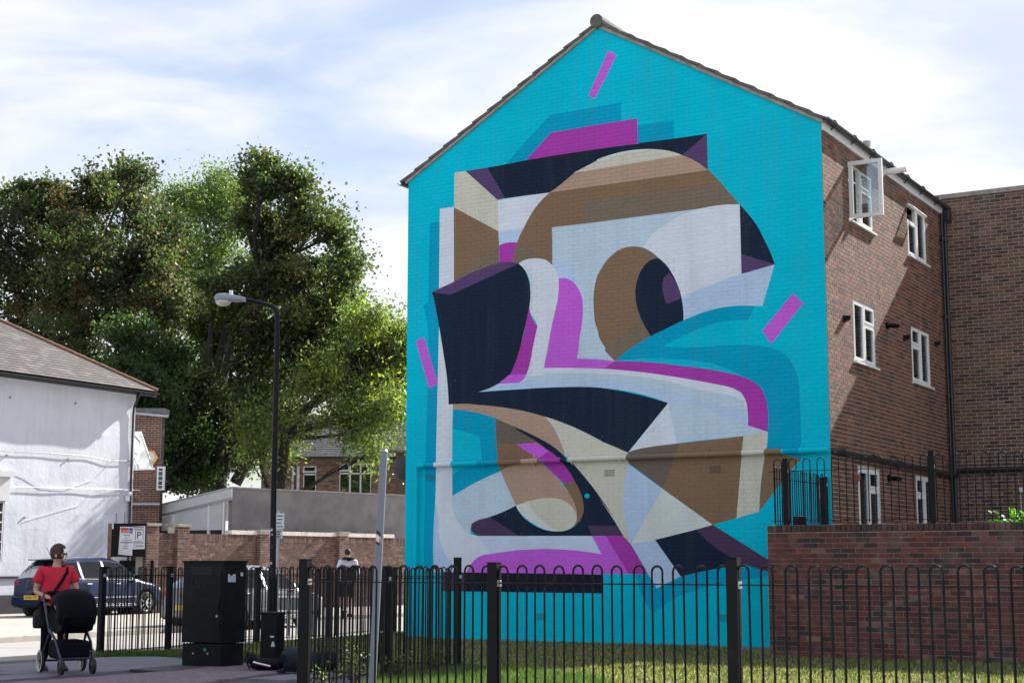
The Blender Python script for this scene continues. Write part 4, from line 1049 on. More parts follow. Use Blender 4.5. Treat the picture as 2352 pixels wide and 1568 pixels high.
for i in range(n_):
    q = MB(); q.tube([E0+hd*(i*hl/n_)+Z*.05, E0+hd*((i+1.06)*hl/n_)+Z*.05], [.085, .075], 8); q.build('hip_tile', m_hip, house)
gutter(E0-WD*.02+Z*-.02-NS*.0, WD, NS, 14.4, 0, .03).build('gutter', m_gutter, house)
q = MB(); q.frame(E0-NS*.04-Z*0, WD, NS, 0, 14.3, -.15, .0, -.02, .0); q.build('fascia_board', m_gutter, house)
q = MB(); q.add([E0-Z*.03-NS*.01, E0+WD*14.3-Z*.03-NS*.01, E0+WD*14.3-Z*.03-NS*(OV), E0-Z*.03-NS*OV], [(0, 1, 2, 3)]); q.build('soffit', m_whited, house)
t_, z_ = whp(303, 950); q = MB(); q.tube([HP_(.3, ez-.05, OV-.0), HP_(.35, ez-.18, OV-.02), HP_(t_, ez-.5, .08), HP_(t_, ez-.75, .06), HP_(t_, 0, .06)], .04, 8); q.build('down_pipe', m_gutter, house)
# cables, conduit, camera, window hood at the frame edge
ca = [whp(*p) for p in ((0, 1035), (110, 1040), (205, 1048), (250, 1058), (298, 1058))]
q = MB(); q.tube([HP_(t, z, .05) for t, z in ca], .012, 6); q.build('cable', m_gutter, house)
ca = [whp(*p) for p in ((258, 1060), (215, 1100), (150, 1122), (95, 1116), (40, 1085), (0, 1065))]
q = MB(); q.tube([HP_(t, z, .03) for t, z in ca],   .006, 5); q.build('cable', m_white, house)
ca = [whp(*p) for p in ((20, 1117), (316, 1125))]
q = MB(); q.tube([HP_(ca[0][0], ca[0][1], .06), HP_(-.25, ca[1][1], .06)], .012, 6); q.build('conduit', m_white, house)
ca = [whp(*p) for p in ((294, 1120), (215, 1130), (180, 1160), (120, 1175), (90, 1183), (55, 1195))]
q = MB(); q.tube([HP_(t, z, .03) for t, z in ca], .006, 5); q.build('cable', m_white, house)
t_, z_ = whp(289, 1137); q = MB(); q.bbox(HP_(t_, z_-.1, .08), (.12, .12, .18), .01); q.ell(HP_(t_-.02, z_+.04, .14), (.07, .07, .07), 10, 6); q.build('security_camera', m_white, house)
for x, y in ((22, 912), (172, 926), (15, 1045), (155, 1055), (55, 1188)):
    t_, z_ = whp(x, y); q = MB(); q.tube([HP_(t_, z_, 0), HP_(t_, z_, .05)], .03, 8); q.build('wall_plug', m_stone, house)
t_, z_ = whp(10, 1100)
q = MB(); q.frame(W0, WD, NS, whp(20, 1080)[0], whp(20, 1080)[0]+1.2, whp(8, 1095)[1], whp(8, 1082)[1], 0, .22); q.frame(W0, WD, NS, whp(17, 1080)[0], whp(17, 1080)[0]+1.2, whp(8, 1150)[1], whp(8, 1095)[1], 0, .14)
q.build('window_hood', m_whited, house)
wa, wb_ = whp(8, 1170); q = MB(); q.frame(W0, WD, NS, whp(8, 1170)[0], whp(8, 1170)[0]+1.0, whp(0, 1290)[1], whp(8, 1155)[1], -.01, .03); wf = q.build('window', m_room, house)
q = MB()
for i in range(6): q.frame(W0, WD, NS, wa+.06, wa+1, wb_-1.5+.28*i, wb_-1.5+.28*i+.04, .03, .045)
for i in range(4): q.frame(W0, WD, NS, wa+.04+.24*i, wa+.07+.24*i, wb_-1.7, wb_+.2, .045, .055)
q.build('lattice', m_white, wf, kind='stuff')
# dark plinth band and handrail strip along the foot
z_ = whp(10, 1325)[1]; q = MB(); q.frame(W0, WD, NS, 2, 14, z_-.04, z_+.03, .0, .05); q.build('rail_strip', M_('dark_purple_rail', (.03, .02, .06), .5), house)
q = MB(); q.frame(W0, WD, NS, -.0, 14, 0, whp(10, 1366)[1], .0, .05); q.build('plinth', M_('dark_plinth', (.02, .02, .03), .7), house)
# hopper window standing open from the hidden end wall
tp = at(323, 990, 50.2); q = MB(); E1 = Vector((tp.x, tp.y, 0)); zt_, zb_ = tp.z, at(323, 1072, 50.2).z; hh = zt_-zb_
outv = (B*.62-Z*hh); lu = outv.normalized()
def barq(q, o, a, b, w, d): 
    v = (b-a); n = v.cross(NS).normalized(); q.add([a, b, b+n*w, a+n*w, a-NS*d, b-NS*d, b+n*w-NS*d, a+n*w-NS*d], [(0, 1, 2, 3), (7, 6, 5, 4), (0, 4, 5, 1), (1, 5, 6, 2), (2, 6, 7, 3), (3, 7, 4, 0)])
a_ = Vector((E1.x, E1.y, zt_)); b_ = a_+outv; barq(q, 0, a_, b_, .07, .08); barq(q, 0, a_-NS*.75, b_-NS*.75, .07, .08); q.frame(Vector((b_.x, b_.y, 0)), -NS, B, 0, .83, b_.z-.05, b_.z+.02, -.04, .04); q.frame(E1, B, NS, -.05, .68, zb_-.06, zb_+.01, -.04, .04)
of = q.build('open_window', m_white, house); q = MB(); q.add([a_+B*.03, b_+B*.03, b_-NS*.75+B*.03, a_-NS*.75+B*.03], [(0, 1, 2, 3)]); q.build('pane', m_glass, of); q = MB(); q.add([a_, b_, Vector((E1.x, E1.y, zb_))], [(0, 1, 2)]); q.build('side_cheek', m_white, of)

# brick extension behind the house
x0 = at(300, 1050, 53.0); x1 = at(369, 1050, 53.0)
xw = (x1.x-x0.x); zt = at(345, 950, 53).z
ext = thing('brick_extension', 'narrow brown brick outbuilding with a yellow hexagonal alarm box behind the white house', 'building', (x0.x, 53, 0))
O_ = Vector((x0.x, 53, 0)); UX = Vector((1, 0, 0)); NY = Vector((0, -1, 0))
PALE = [(3, (.17, .075, .05)), (2, (.12, .055, .04)), (1, (.22, .1, .07))]
brickwall(ext, O_, UX, NY, xw, zt, .0765, .229, PALE, m_brick, m_mortar, seed=41, z0=2.2)
q = MB(); q.frame(O_, UX, NY, 0, xw-.003, 0, zt, -.5, -.006); q.build('side_wall', M_('dark_brick_flank', (.07, .045, .038), .9, noise=.3, nscale=12), ext)
q = MB(); q.frame(O_, UX, NY, -.1, xw+.12, zt, zt+.18, -.6, .12); q.build('flat_roof', M_('grey_felt', (.16, .16, .16), .9, noise=.2), ext)
q = MB(); q.tube([O_+UX*-.1+NY*.16+Z*(zt+.02), O_+UX*(xw+.25)+NY*.16+Z*(zt-.1)], .05, 8); q.build('gutter', m_ggrey, ext)
p = at(345, 1051, 52.9); q = MB(); q.tube([p, p+NY*.1], .27, 6); al = q.build('alarm_box', M_('alarm_yellow', (.75, .45, .12), .5), ext); q = MB(); q.tube([p+NY*.1, p+NY*.115], .17, 12); q.build('alarm_badge', m_paper, al)
a_, b_ = at(359, 1125, 52.6), at(378, 1071, 52.6)
q = MB(); q.frame(Vector((a_.x, 52.7, 0)), UX, NY, 0, b_.x-a_.x, a_.z, b_.z, -.05, .1); w_ = q.build('window', m_white, ext)
q = MB(); q.frame(Vector((a_.x, 52.7, 0)), UX, NY, .06, b_.x-a_.x-.06, a_.z+.06, b_.z-.06, .09, .108); q.build('pane', M_('dull_glass', (.03, .07, .07), .1), w_)
q = MB()
for i in range(1, 5): zz = a_.z+(b_.z-a_.z)*i/5; q.frame(Vector((a_.x, 52.7, 0)), UX, NY, .05, b_.x-a_.x-.05, zz-.012, zz+.012, .1, .12)
q.build('glazing_bar', m_white, w_, kind='stuff')
p = at(320, 1158, 52.9); q = MB(); q.tube([Vector((p.x-.3, 52.85, p.z)), Vector((x1.x+.05, 52.85, p.z))], .05, 8); q.build('soil_pipe', m_ggrey, ext)

# boundary wall
BD_ = Vector((math.cos(math.radians(55)), math.sin(math.radians(55)), 0)); BN = Vector((BD_.y, -BD_.x, 0))
BW0 = foot(331, 46.3, 1400)
def bwp(x, y):
    p = onplane(x, y, BW0, BN); return ((p-BW0).dot(BD_), p.z)
print('bwall', [tuple(round(v, 2) for v in bwp(*p)) for p in ((445, 1225), (640, 1229), (925, 1230), (925, 1385), (445, 1400))])
bwl = bwp(960, 1300)[0]; bwz = bwp(640, 1229)[1]
bw = thing('boundary_wall', 'sunlit orange red brick boundary wall with piers along the far pavement', 'wall', tuple(BW0))
PALB = [(4, (.135, .068, .052)), (3, (.1, .05, .042)), (1.5, (.18, .1, .075)), (1, (.075, .042, .04))]
brickwall(bw, BW0, BD_, BN, bwl, bwz-.225, .0765, .229, PALB, m_brickw, m_mortard, seed=51, backing='wall_core', uoff=.03)
q = MB(); q.frame(BW0, BD_, BN, 0, bwl, 0, bwz-.01, -.22, -.004); q.build('wall_body', m_mortar, bw)
ps = []
rng = random.Random(14)
for k in range(8):
    w, c = rng.choice(PALB); g = rng.uniform(.75, 1.1); q = MB(); q.box((0, 0, 0), (.066, .03, .21), None, tuple(x*g for x in c)); ps.append(q.mesh('soldier_brick', m_brickw))
for i in range(int(bwl/.0765)):
    o = bpy.data.objects.new('soldier_brick', rng.choice(ps)); COL.objects.link(o); attach(o, bw); o.location = BW0+BD_*(.04+i*.0765)+BN*(-.004+rng.uniform(0, .003))+Z*(bwz-.112); o.rotation_euler = (0, 0, math.atan2(BD_.y, BD_.x))
for i, x in enumerate((341, 412, 601, 782)):
    t = bwp(x, 1300)[0]; w = .46; zz = bwz+(.2 if i < 2 else .1)
    pi = MB(); pi.frame(BW0, BD_, BN, t-w/2, t+w/2, 0, zz, -.3, .15)
    core = pi.build('pier', m_mortar, bw)
    r_ = random.Random(i+90)
    pb = MB()
    for row in range(int(zz/.0765)):
        za = row*.0765+.005; zb_ = za+.066
        us = [(-.5, 0), (0, .5)] if row % 2 else [(-.5, -.25), (-.25, .25), (.25, .5)]
        for a, b in us:
            w_, c = r_.choices(PALB, [p[0] for p in PALB])[0]; g = r_.uniform(.8, 1.15)
            pb.frame(BW0, BD_, BN, t+a*w+.005, t+b*w-.005, za, zb_, .149, .158, tuple(x*g for x in c))
        w_, c = r_.choices(PALB, [p[0] for p in PALB])[0]; pb.frame(BW0, BD_, BN, t-w/2-.008, t-w/2+.001, za, zb_, -.0, .148, c); pb.frame(BW0, BD_, BN, t+w/2-.001, t+w/2+.008, za, zb_, .0, .148, c)
    pb.build('pier_brickwork', m_brickw, core, kind='stuff')
    q = MB(); q.frame(BW0, BD_, BN, t-w/2-.05, t+w/2+.05, zz, zz+.07, -.35, .2); q.build('pier_cap', m_stone, bw)
ta = bwp(530, 1225)[0]; tb = bwp(905, 1225)[0]
for i in range(5):
    a = ta+(tb-ta)*i/5; q = MB(); q.frame(BW0, BD_, BN, a+.01, a+(tb-ta)/5-.01, bwz+.003, bwz+.13, -.24, .03); q.build('pale_coping', m_pale, bw)

# lean-to workshop with rendered wall
SH0 = foot(528, 52.0, 1380); shr = 9.9; z_a = at(528, 1121, 52).z
shed = thing('workshop', 'single storey workshop with grey cement wall and white sloping roof edge behind the brick wall', 'building', tuple(SH0))
SHB = Vector((math.cos(math.radians(47)), math.sin(math.radians(47)), 0)); SHN = Vector((SHB.y, -SHB.x, 0)); shr = 8.6
q = MB(); q.frame(SH0, SHB, SHN, 0, shr, 0, z_a, -.2, 0); q.build('rendered_wall', m_render, shed)
q = MB(); q.frame(SH0, SHB, SHN, -.02, shr+.02, z_a, z_a+.05, -.24, .03); q.build('wall_top', m_stone, shed)
q = MB(); q.frame(SH0+SHB*shr, SHB, SHN, .002, 1.0, 0, z_a-.25, -.2, -.01); q.build('pale_wall', M_('tan_cement_render', (.36, .29, .2), .9, noise=.15, nscale=2), shed)
q = MB(); q.frame(SH0+SHB*shr, SHB, SHN, 1.0, 3.0, 0, z_a-.3, -.2, -.0); q.build('end_wall', m_brick if False else m_render, shed)
q = MB(); q.tube([SH0+SHB*(shr+1)+SHN*.08+Z*1.5, SH0+SHB*(shr+1)+SHN*.08+Z*(z_a-.2)], .045, 8); q.build('down_pipe', m_whited, shed)
# gable end facing left: sloping white barge board, panels, dark window
lA = 5.2; zl = at(308, 1176, 54.2).z; sl = (z_a-zl)/4.3
A_ = A; NA = NM
def gpt(t, z, n): return SH0+A_*t+NA*n+Z*z
for (d0, d1, n0, n1, nm, mt) in ((.0, .3, .0, .06, 'barge_board', m_whited), (.3, .38, -.02, .03, 'trim', m_ggrey), ):
    q = MB(); pts_ = [gpt(.0, z_a-d0, n0), gpt(lA, z_a-d0-sl*lA, n0), gpt(lA, z_a-d1-sl*lA, n0), gpt(.0, z_a-d1, n0)]; q.prism(pts_, NA*(n1-n0)); q.build(nm, mt, shed)
for i, (a, b) in enumerate(((.45, 1.0), (1.02, 2.55), (2.6, 5.0))):
    q = MB(); pts_ = [gpt(a, z_a-.4-sl*a, -.05), gpt(b, z_a-.4-sl*b, -.05), gpt(b, 2.55, -.05), gpt(a, 2.55, -.05)]; q.prism(pts_, NA*.03); q.build('white_panel', m_whited, shed)
for a in (.36, 1.0, 2.57, 4.98):
    q = MB(); q.frame(SH0, A_, NA, a-.04, a+.04, 0, z_a-.38-sl*a, -.06, .02); q.build('mullion', m_white, shed)
q = MB(); q.frame(SH0, A_, NA, 0, .4, 0, z_a-.36, -.5, -.3); q.frame(SH0, A_, NA, .4, 5, 0, 2.56, -.12, -.08); q.build('dark_glazing', m_room, shed)
q = MB(); pts_ = [gpt(0, z_a+.01, .08), gpt(lA, z_a+.01-sl*lA, .08), gpt(lA, z_a+.06-sl*lA, .08), gpt(0, z_a+.06, .08)]; q.prism(pts_, -NA*9); q.build('roof', m_whited if False else m_ggrey, shed)

# dark gate panel with posters between the white house and the wall
gd = 46.0
G0 = at(247, 1270, gd+.2); G1 = at(334, 1270, gd-.2)
gu = (Vector((G1.x, G1.y, 0))-Vector((G0.x, G0.y, 0))); gl = gu.length; gu.normalize(); gn = Vector((gu.y, -gu.x, 0)); GO = Vector((G0.x, G0.y, 0))
gt = at(290, 1201, gd).z; gb = at(290, 1278, gd).z
gate = thing('sign_board', 'dark timber board carrying two white posters above the parked blue car', 'sign board', tuple(GO))
q = MB(); q.frame(GO, gu, gn, .12, gl, gb, gt, -.05, 0); q.build('board', m_blackd, gate)
q = MB(); q.frame(GO, gu, gn, 0, .12, 0, gt+.0, -.09, .02); q.build('post', m_wood, gate)
q = MB(); q.frame(GO, gu, gn, .12, gl, 0, gb-.1, -.5, -.45); q.build('dark_door', m_blackd, gate)
for i in range(3):
    q = MB(); u = .25+.28*i+(.3 if i == 2 else 0); q.tube([GO+gu*u+Z*gt, GO+gu*u+Z*(gt+.3)], .009, 5); q.build('spike', m_black, gate)
def gq(x, y): p = onplane(x, y, GO, gn); return ((p-GO).dot(gu), p.z)
def sq(px, py): return ((240+px/12.06)/1.0204, (1200+py/12.06)/1.0204)
def gpoly(name, pts, mat, parent, n0, n1=.004):
    uv = [gq(*sq(*p)) for p in pts]; q = MB(); q.prism([GO+gu*u+Z*z+gn*n0 for u, z in uv], gn*n1); return q.build(name, mat, parent)
pa = gpoly('poster', [(510, 405), (865, 410), (845, 1225), (450, 1190)], m_paper, gate, .004)
gpoly('red_panel', [(530, 430), (750, 440), (755, 585), (525, 580)], m_redp, pa, .01)
gpoly('blue_panel', [(768, 440), (862, 442), (860, 595), (766, 590)], m_bluep, pa, .01)
pb_ = gpoly('poster', [(870, 405), (1218, 385), (1200, 1030), (850, 1045)], m_paper, gate, .012)
gpoly('notice', [(245, 315), (320, 315), (318, 468), (240, 468)], m_paper, gate, .004)
rotg = (math.pi/2, 0, math.atan2(gu.y, gu.x))
def gtext(s, px, py, hpx, mat, parent, n=.02, sx=1.0, nm='lettering'):
    u, z = gq(*sq(px, py)); hgt = hpx/12.06/1.0204*gd/F; return text(nm, s, hgt*1.38, mat, parent, GO+gu*u+Z*z+gn*n, rotg, sx=sx)
gtext('CALOR', 640, 540, 62, m_paper, pa, .016, .95); gtext('Gas', 812, 530, 50, m_paper, pa, .016, .9)
gtext('P', 1045, 655, 200, m_ink, pb_, .02, 1.15)
q = MB()
for (a, b, y, h) in ((600, 780, 640, 16), (640, 750, 712, 14), (560, 830, 780, 14), (655, 690, 812, 10), (515, 840, 848, 20), (615, 730, 884, 14), (590, 725, 950, 14), (650, 670, 985, 10), (590, 720, 1020, 16)):
    u0, z0 = gq(*sq(a, y-h/2)); u1, z1 = gq(*sq(b, y+h/2)); q.frame(GO, gu, gn, u0, u1, z1, z0, .0085, .0105)
q.build('small_print', m_ink, pa, kind='stuff')
q = MB()
for (a, b, y, h) in ((885, 1190, 428, 22), (900, 1180, 475, 8), (900, 1190, 492, 6), (885, 1180, 825, 8), (885, 1180, 845, 8), (885, 1190, 880, 10), (890, 1180, 925, 8), (945, 1180, 965, 20), (890, 915, 975, 30)):
    u0, z0 = gq(*sq(a, y-h/2)); u1, z1 = gq(*sq(b, y+h/2)); q.frame(GO, gu, gn, u0, u1, z1, z0, .0165, .0185)
for (a, b, c, d) in ((940, 1160, 510, 514), (940, 1160, 775, 779), (940, 945, 510, 779), (1155, 1160, 510, 779)):
    u0, z0 = gq(*sq(a, c)); u1, z1 = gq(*sq(b, d)); q.frame(GO, gu, gn, u0, u1, z1, z0, .0165, .0185)
q.build('small_print', m_ink, pb_, kind='stuff')

# brick house far behind the workshop
HY = 76.0
def hp_(x, y): p = at(x, y, HY); return p.x, p.z
hx0 = hp_(600, 1100)[0]; hx1 = hp_(990, 1100)[0]; hze = hp_(750, 1047)[1]
HO = Vector((hx0, HY, 0)); hw = hx1-hx0
bh = thing('brick_house', 'brown brick house with grey slate roof and white windows seen beyond the workshop', 'house', tuple(HO))
hw_list = []
for (xa, ya, xb, yb) in ((780, 1064, 852, 1135), (697, 1068, 726, 1133), (632, 1070, 653, 1133), (920, 1095, 950, 1137)):
    a, z1 = hp_(xa, ya); b, z0 = hp_(xb, yb); hw_list.append((a-hx0, b-hx0, z0, z1))
PALH = [(3, (.23, .15, .1)), (2, (.17, .11, .075)), (1.5, (.3, .2, .14)), (.6, (.11, .08, .065))]
brickwall(bh, HO, UX, NY, hw, hze, .0765, .229, PALH, m_brick, m_mortard, holes=hw_list, seed=61, z0=2.5, pieces=0, reveal=.12)
for i, w in enumerate(hw_list):
    u0, u1, z0, z1 = w; q = MB(); cols = 3 if i == 0 else (1 if i < 3 else 2); mid = z0+(z1-z0)*.68
    fr = lambda a, b, c, d: q.frame(HO, UX, NY, a, b, c, d, -.07, -.01)
    fr(u0, u1, z0, z0+.07); fr(u0, u1, z1-.07, z1); fr(u0, u1, mid-.035, mid+.035)
    for c in range(cols+1): cx_ = u0+(u1-u0)*c/cols; fr(max(u0, cx_-.04), min(u1, cx_+.04), z0+.07, z1-.07)
    f = q.build('window', m_white, bh); g = MB(); g.frame(HO, UX, NY, u0+.03, u1-.03, z0+.03, z1-.03, -.05, -.04); g.build('pane', m_glass, f)
    g = MB(); g.frame(HO, UX, NY, u0-.2, u1+.2, z0-.2, z1+.2, -.6, -.55); g.build('dark_interior', m_room, f)
    if i < 3:
        s1 = u0+(u1-u0)/cols; g = MB(); O3 = HO+UX*u0+Z*(z1-.03); hh = z1-mid; dv = (-Z*math.cos(.8)+NY*math.sin(.8)); ww = s1-u0
        for (a, b, c, d) in ((0, ww, 0, .06), (0, ww, hh-.06, hh), (0, .06, .06, hh-.06), (ww-.06, ww, .06, hh-.06)):
            v = [O3+UX*a+dv*c, O3+UX*b+dv*c, O3+UX*b+dv*d, O3+UX*a+dv*d]; nn = UX.cross(dv)*.04; g.prism(v, nn)
        g.build('open_fanlight', m_white, f)
    g = MB(); g.frame(HO, UX, NY, u0-.08, u1+.08, z0-.07, z0-.003, -.05, .08); g.build('sill', m_stone, f)
for x, m in ((686, m_whited), (674, m_ggrey)):
    p = hp_(x, 1060); q = MB(); q.tube([HO+UX*(p[0]-hx0)+NY*.1+Z*0, HO+UX*(p[0]-hx0)+NY*.1+Z*(hze-.5)], .07, 8); q.build('down_pipe', m, bh)
# slate roof in courses
rz = hp_(750, 930)[1]; rdep = 4.6; ra = math.atan2(rz-hze, rdep); up_ = Vector((0, math.cos(ra), math.sin(ra))); nr_ = Vector((0, -math.sin(ra), math.cos(ra)))
q = MB(); rng = random.Random(7); L2 = rdep/math.cos(ra)
for i in range(int(L2/.22)):
    u = -.4-(.15 if i % 2 else 0)
    while u < hw+.4:
        g = rng.uniform(.7, 1.2); o_ = HO+NY*.35+Z*(hze-.05)+up_*(i*.22)+UX*u+nr_*.03
        q.add([o_, o_+UX*.29, o_+UX*.29+up_*.25-nr_*.02, o_+up_*.25-nr_*.02, o_-nr_*.03, o_+UX*.29-nr_*.03], [(0, 1, 2, 3), (4, 5, 1, 0)], (.075*g, .072*g, .078*g)); u += .3
rr = q.build('roof', m_slate, bh, kind='stuff')
q = MB(); b0 = HO+NY*.35+Z*(hze-.06); q.add([b0-UX*.4, b0+UX*(hw+.4), b0+UX*(hw+.4)+up_*L2, b0-UX*.4+up_*L2], [(0, 1, 2, 3)]); b1_ = b0+up_*L2; q.add([b1_-UX*.4, b1_+UX*(hw+.4), b1_+UX*(hw+.4)+Vector((0, rdep, hze-rz)), b1_-UX*.4+Vector((0, rdep, hze-rz))], [(0, 1, 2, 3)]); q.build('roof_deck', m_tile, bh)
q = MB(); q.tube([b0-UX*.4-Z*.02, b0+UX*(hw+.4)-Z*.02], .07, 8); q.build('gutter', m_gutter, bh)
# lower wing of that house, nearer, on the right
lp0 = at(893, 1040, 70); lp1 = at(990, 1040, 70); q = MB()
zc_ = at(893, 1038, 70).z; q.prism([Vector((lp0.x, 70, zc_)), Vector((lp1.x, 70, zc_)), Vector((lp1.x, 73.5, zc_+2.6)), Vector((lp0.x+2.0, 73.5, zc_+2.6))], (0, 0, .08)); q.build('wing_roof', m_tile, bh)
q = MB(); q.frame(Vector((lp0.x+.3, 70.3, 0)), UX, NY, 0, 5, 0, zc_, -3, 0); q.build('wing_wall', M_('brown_brick_far', (.12, .08, .06), .9, noise=.3, nscale=14), bh)
# satellite dish at the left flank of the block
dc = at(929, 1076, 31.5); dsh = thing('satellite_dish', 'dark grey satellite dish sticking out beside the left edge of the mural block', 'satellite dish', tuple(dc))
q = MB(); MM = Matrix.Translation(dc) @ Matrix.Rotation(math.radians(-75), 4, 'X') @ Matrix.Rotation(.2, 4, 'Y')
q.lathe([(.02, .0), (.12, -.012), (.2, -.035), (.245, -.055), (.25, -.05), (.2, -.028), (.1, -.003), (.02, .006)], 20, MM @ Matrix.Scale(-1, 4, (0, 0, 1))); q.build('dish', M_('dish_grey', (.045, .047, .055), .6), dsh, sm=True)
q = MB(); q.tube([dc+Vector((0, .05, 0)), dc+Vector((.15, .3, -.15)), Vector((OM+B*4.2).xyz)+Z*(dc.z-.15)], .02, 6); q.build('arm', m_black, dsh)

# ------------------------------------------------------------------ trees
def limb(q, p0, p1, r0, r1, seed, k=7, wob=.12):
    r = random.Random(seed); L_ = (p1-p0).length; pts = []
    off = Vector((r.uniform(-1, 1), r.uniform(-1, 1), r.uniform(-.4, .4)))*wob*L_
    for i in range(k+1):
        t = i/k; pts.append(p0.lerp(p1, t)+off*math.sin(math.pi*t)+Vector((r.uniform(-1, 1), r.uniform(-1, 1), 0))*.015*L_*(0 < i < k))
    q.tube(pts, [r0+(r1-r0)*i/k for i in range(k+1)], 7); return pts
def tree(label, Y, trunk, lobes, n, leaf, cols, seed, depth=3.5, holes=.35, droop=0, stems=()):
    n = int(n*.62); cols = [tuple(x*k for x, k in zip(c, (1.5, 1.24, 1.3) if not droop else (1.45, 1.3, 1.3))) for c in cols]
    """lobes: outlines of leaf masses as (x, y, radius) seen on the plane at distance Y, spread in depth"""
    r = np.random.default_rng(seed); rr = random.Random(seed)
    tb = at(*trunk[0], Y); root = thing('tree', label, 'tree', (tb.x, Y, 0), 0, 'trees behind the houses')
    tr = MB(); base = Vector((tb.x, Y, 0)); pts = [base]+[at(x, y, Y) for x, y in trunk]
    R0 = .3 if len(lobes) > 6 else .2
    tr.tube(pts, [R0*(1-.55*i/(len(pts)-1)) for i in range(len(pts))], 10)
    sc = Y/F; cents = []
    for (x, y, rad) in lobes:
        c = at(x, y, Y); c = c+Vector((0, rr.uniform(-1, 1)*depth, 0)); cents.append((c, rad*sc))
    for i, (c, rad) in enumerate(cents):
        s = min(pts[1:], key=lambda p: (p-c).length+max(0, p.z-c.z)*3); 
        bp = limb(tr, s, c, .11, .03, seed*50+i)
        for k in range(5):
            e = c+Vector((rr.uniform(-1, 1), rr.uniform(-1, 1), rr.uniform(-.6, 1))).normalized()*rad*.8; limb(tr, bp[rr.randint(3, 6)], e, .03, .008, seed*99+i*7+k, 4)
    for k, st in enumerate(stems):
        sp_ = [at(x, y, Y-.8) for x, y, w in st]; tr.tube(sp_, [w*sc for x, y, w in st], 8)
    tr.build('trunk', m_bark, root)
    tot = sum(rad**2 for c, rad in cents); P = []; S = []; T = []
    for c, rad in cents:
        m = int(n*rad**2/tot); ncl = max(10, int(rad**2*9))
        # twigs: leaves gather in clumps spread through the lobe, more of them near its outside
        d = r.normal(size=(ncl, 3)); d /= np.linalg.norm(d, axis=1)[:, None]; rad_ = rad*r.uniform(.12, 1.2, (ncl, 1))**.62
        cl = np.array(c)+d*rad_*np.array([1, .9, .88]); cr_ = r.uniform(.12, .46, ncl)*(1+droop)
        tn = r.uniform(.72, 1.25, ncl); ci = r.integers(0, len(cols), ncl)
        idx = r.integers(0, ncl, m); off = r.normal(size=(m, 3))*cr_[idx][:, None]*np.array([1, 1, .7+droop]); 
        P.append(cl[idx]+off); T.append(np.array(cols)[np.where(r.random(m) < .7, ci[idx], r.integers(0, len(cols), m))]*tn[idx][:, None]*r.uniform(.75, 1.25, (m, 1)))
    # leaves that bridge neighbouring masses, so that the crown closes up
    CA = np.array([tuple(c) for c, rad in cents]); RA = np.array([rad for c, rad in cents]); mb_ = int(n*.3); ii = r.integers(0, len(CA), mb_)
    D_ = np.linalg.norm(CA[:, None]-CA[None], axis=2)+np.eye(len(CA))*1e3; nb_ = np.argsort(D_, 1)[:, :3]; jj = nb_[ii, r.integers(0, min(3, len(CA)-1), mb_)]
    tt_ = r.uniform(.2, .8, (mb_, 1)); qn = np.round(tt_*6)/6; base_ = CA[ii]*(1-qn)+CA[jj]*qn
    P.append(base_+r.normal(size=(mb_, 3))*(np.minimum(RA[ii], RA[jj])*.42)[:, None]); T.append(np.array(cols)[r.integers(0, len(cols), mb_)]*r.uniform(.75, 1.2, (mb_, 1)))
    P = np.concatenate(P); T = np.concatenate(T); m = len(P)
    a = r.normal(size=(m, 3)); a[:, 2] -= .35+droop; a /= np.linalg.norm(a, axis=1)[:, None]; b = np.cross(a, r.normal(size=(m, 3))); b /= np.linalg.norm(b, axis=1)[:, None]; c_ = np.cross(a, b)
    l = leaf*r.uniform(.6, 1.3, (m, 1)); w = l*(.42 if not droop else .2)
    v0 = P; v1 = P+a*l*.45+b*w+c_*w*.3; v2 = P+a*l; v3 = P+a*l*.45-b*w+c_*w*.3
    V = np.stack([v0, v1, v2, v3], 1).reshape(-1, 3)
    o = tri_mesh('crown', V, np.arange(4*m).reshape(-1, 4), T, m_leaf, root, 'stuff', 4)
    return root
dark = [(.026, .054, .022), (.023, .044, .02), (.036, .068, .025), (.032, .054, .027)]
rusty = [(.06, .05, .03), (.038, .058, .027), (.03, .054, .027), (.038, .06, .03), (.03, .052, .03), (.026, .046, .025)]
ash = [(.08, .125, .045), (.065, .105, .042), (.105, .145, .055), (.045, .08, .03), (.05, .085, .035)]
tree('big maple with rust tinged dark leaves above the white house, leftmost of the trees', 66, [(150, 1150), (160, 900), (170, 700)],
     [(20, 540, 75), (70, 500, 60), (120, 560, 80), (60, 640, 90), (200, 450, 60), (195, 520, 80), (275, 410, 50), (290, 470, 75), (345, 440, 48), (230, 620, 95), (340, 560, 75), (150, 690, 90), (50, 760, 90), (240, 760, 100), (330, 680, 80), (120, 830, 80), (-40, 640, 90), (320, 800, 70), (390, 680, 60), (400, 760, 60), (-30, 540, 70), (-30, 760, 90), (20, 860, 80), (300, 620, 80), (385, 600, 55), (400, 530, 40), (420, 680, 50), (140, 480, 55), (30, 470, 45), (90, 470, 45)],
     110000, .16, rusty, 1, 3.6)
tree('dense dark evergreen mass of leaves just beyond the white house roof', 60, [(330, 1150), (335, 950)],
     [(180, 860, 70), (260, 860, 80), (330, 900, 80), (380, 960, 75), (400, 1050, 70), (340, 1010, 60), (430, 900, 60), (300, 780, 60), (440, 1100, 50), (380, 830, 60), (450, 990, 50)],
     52000, .14, [(.018, .04, .016), (.022, .05, .02), (.03, .06, .022)], 2, 2.5)
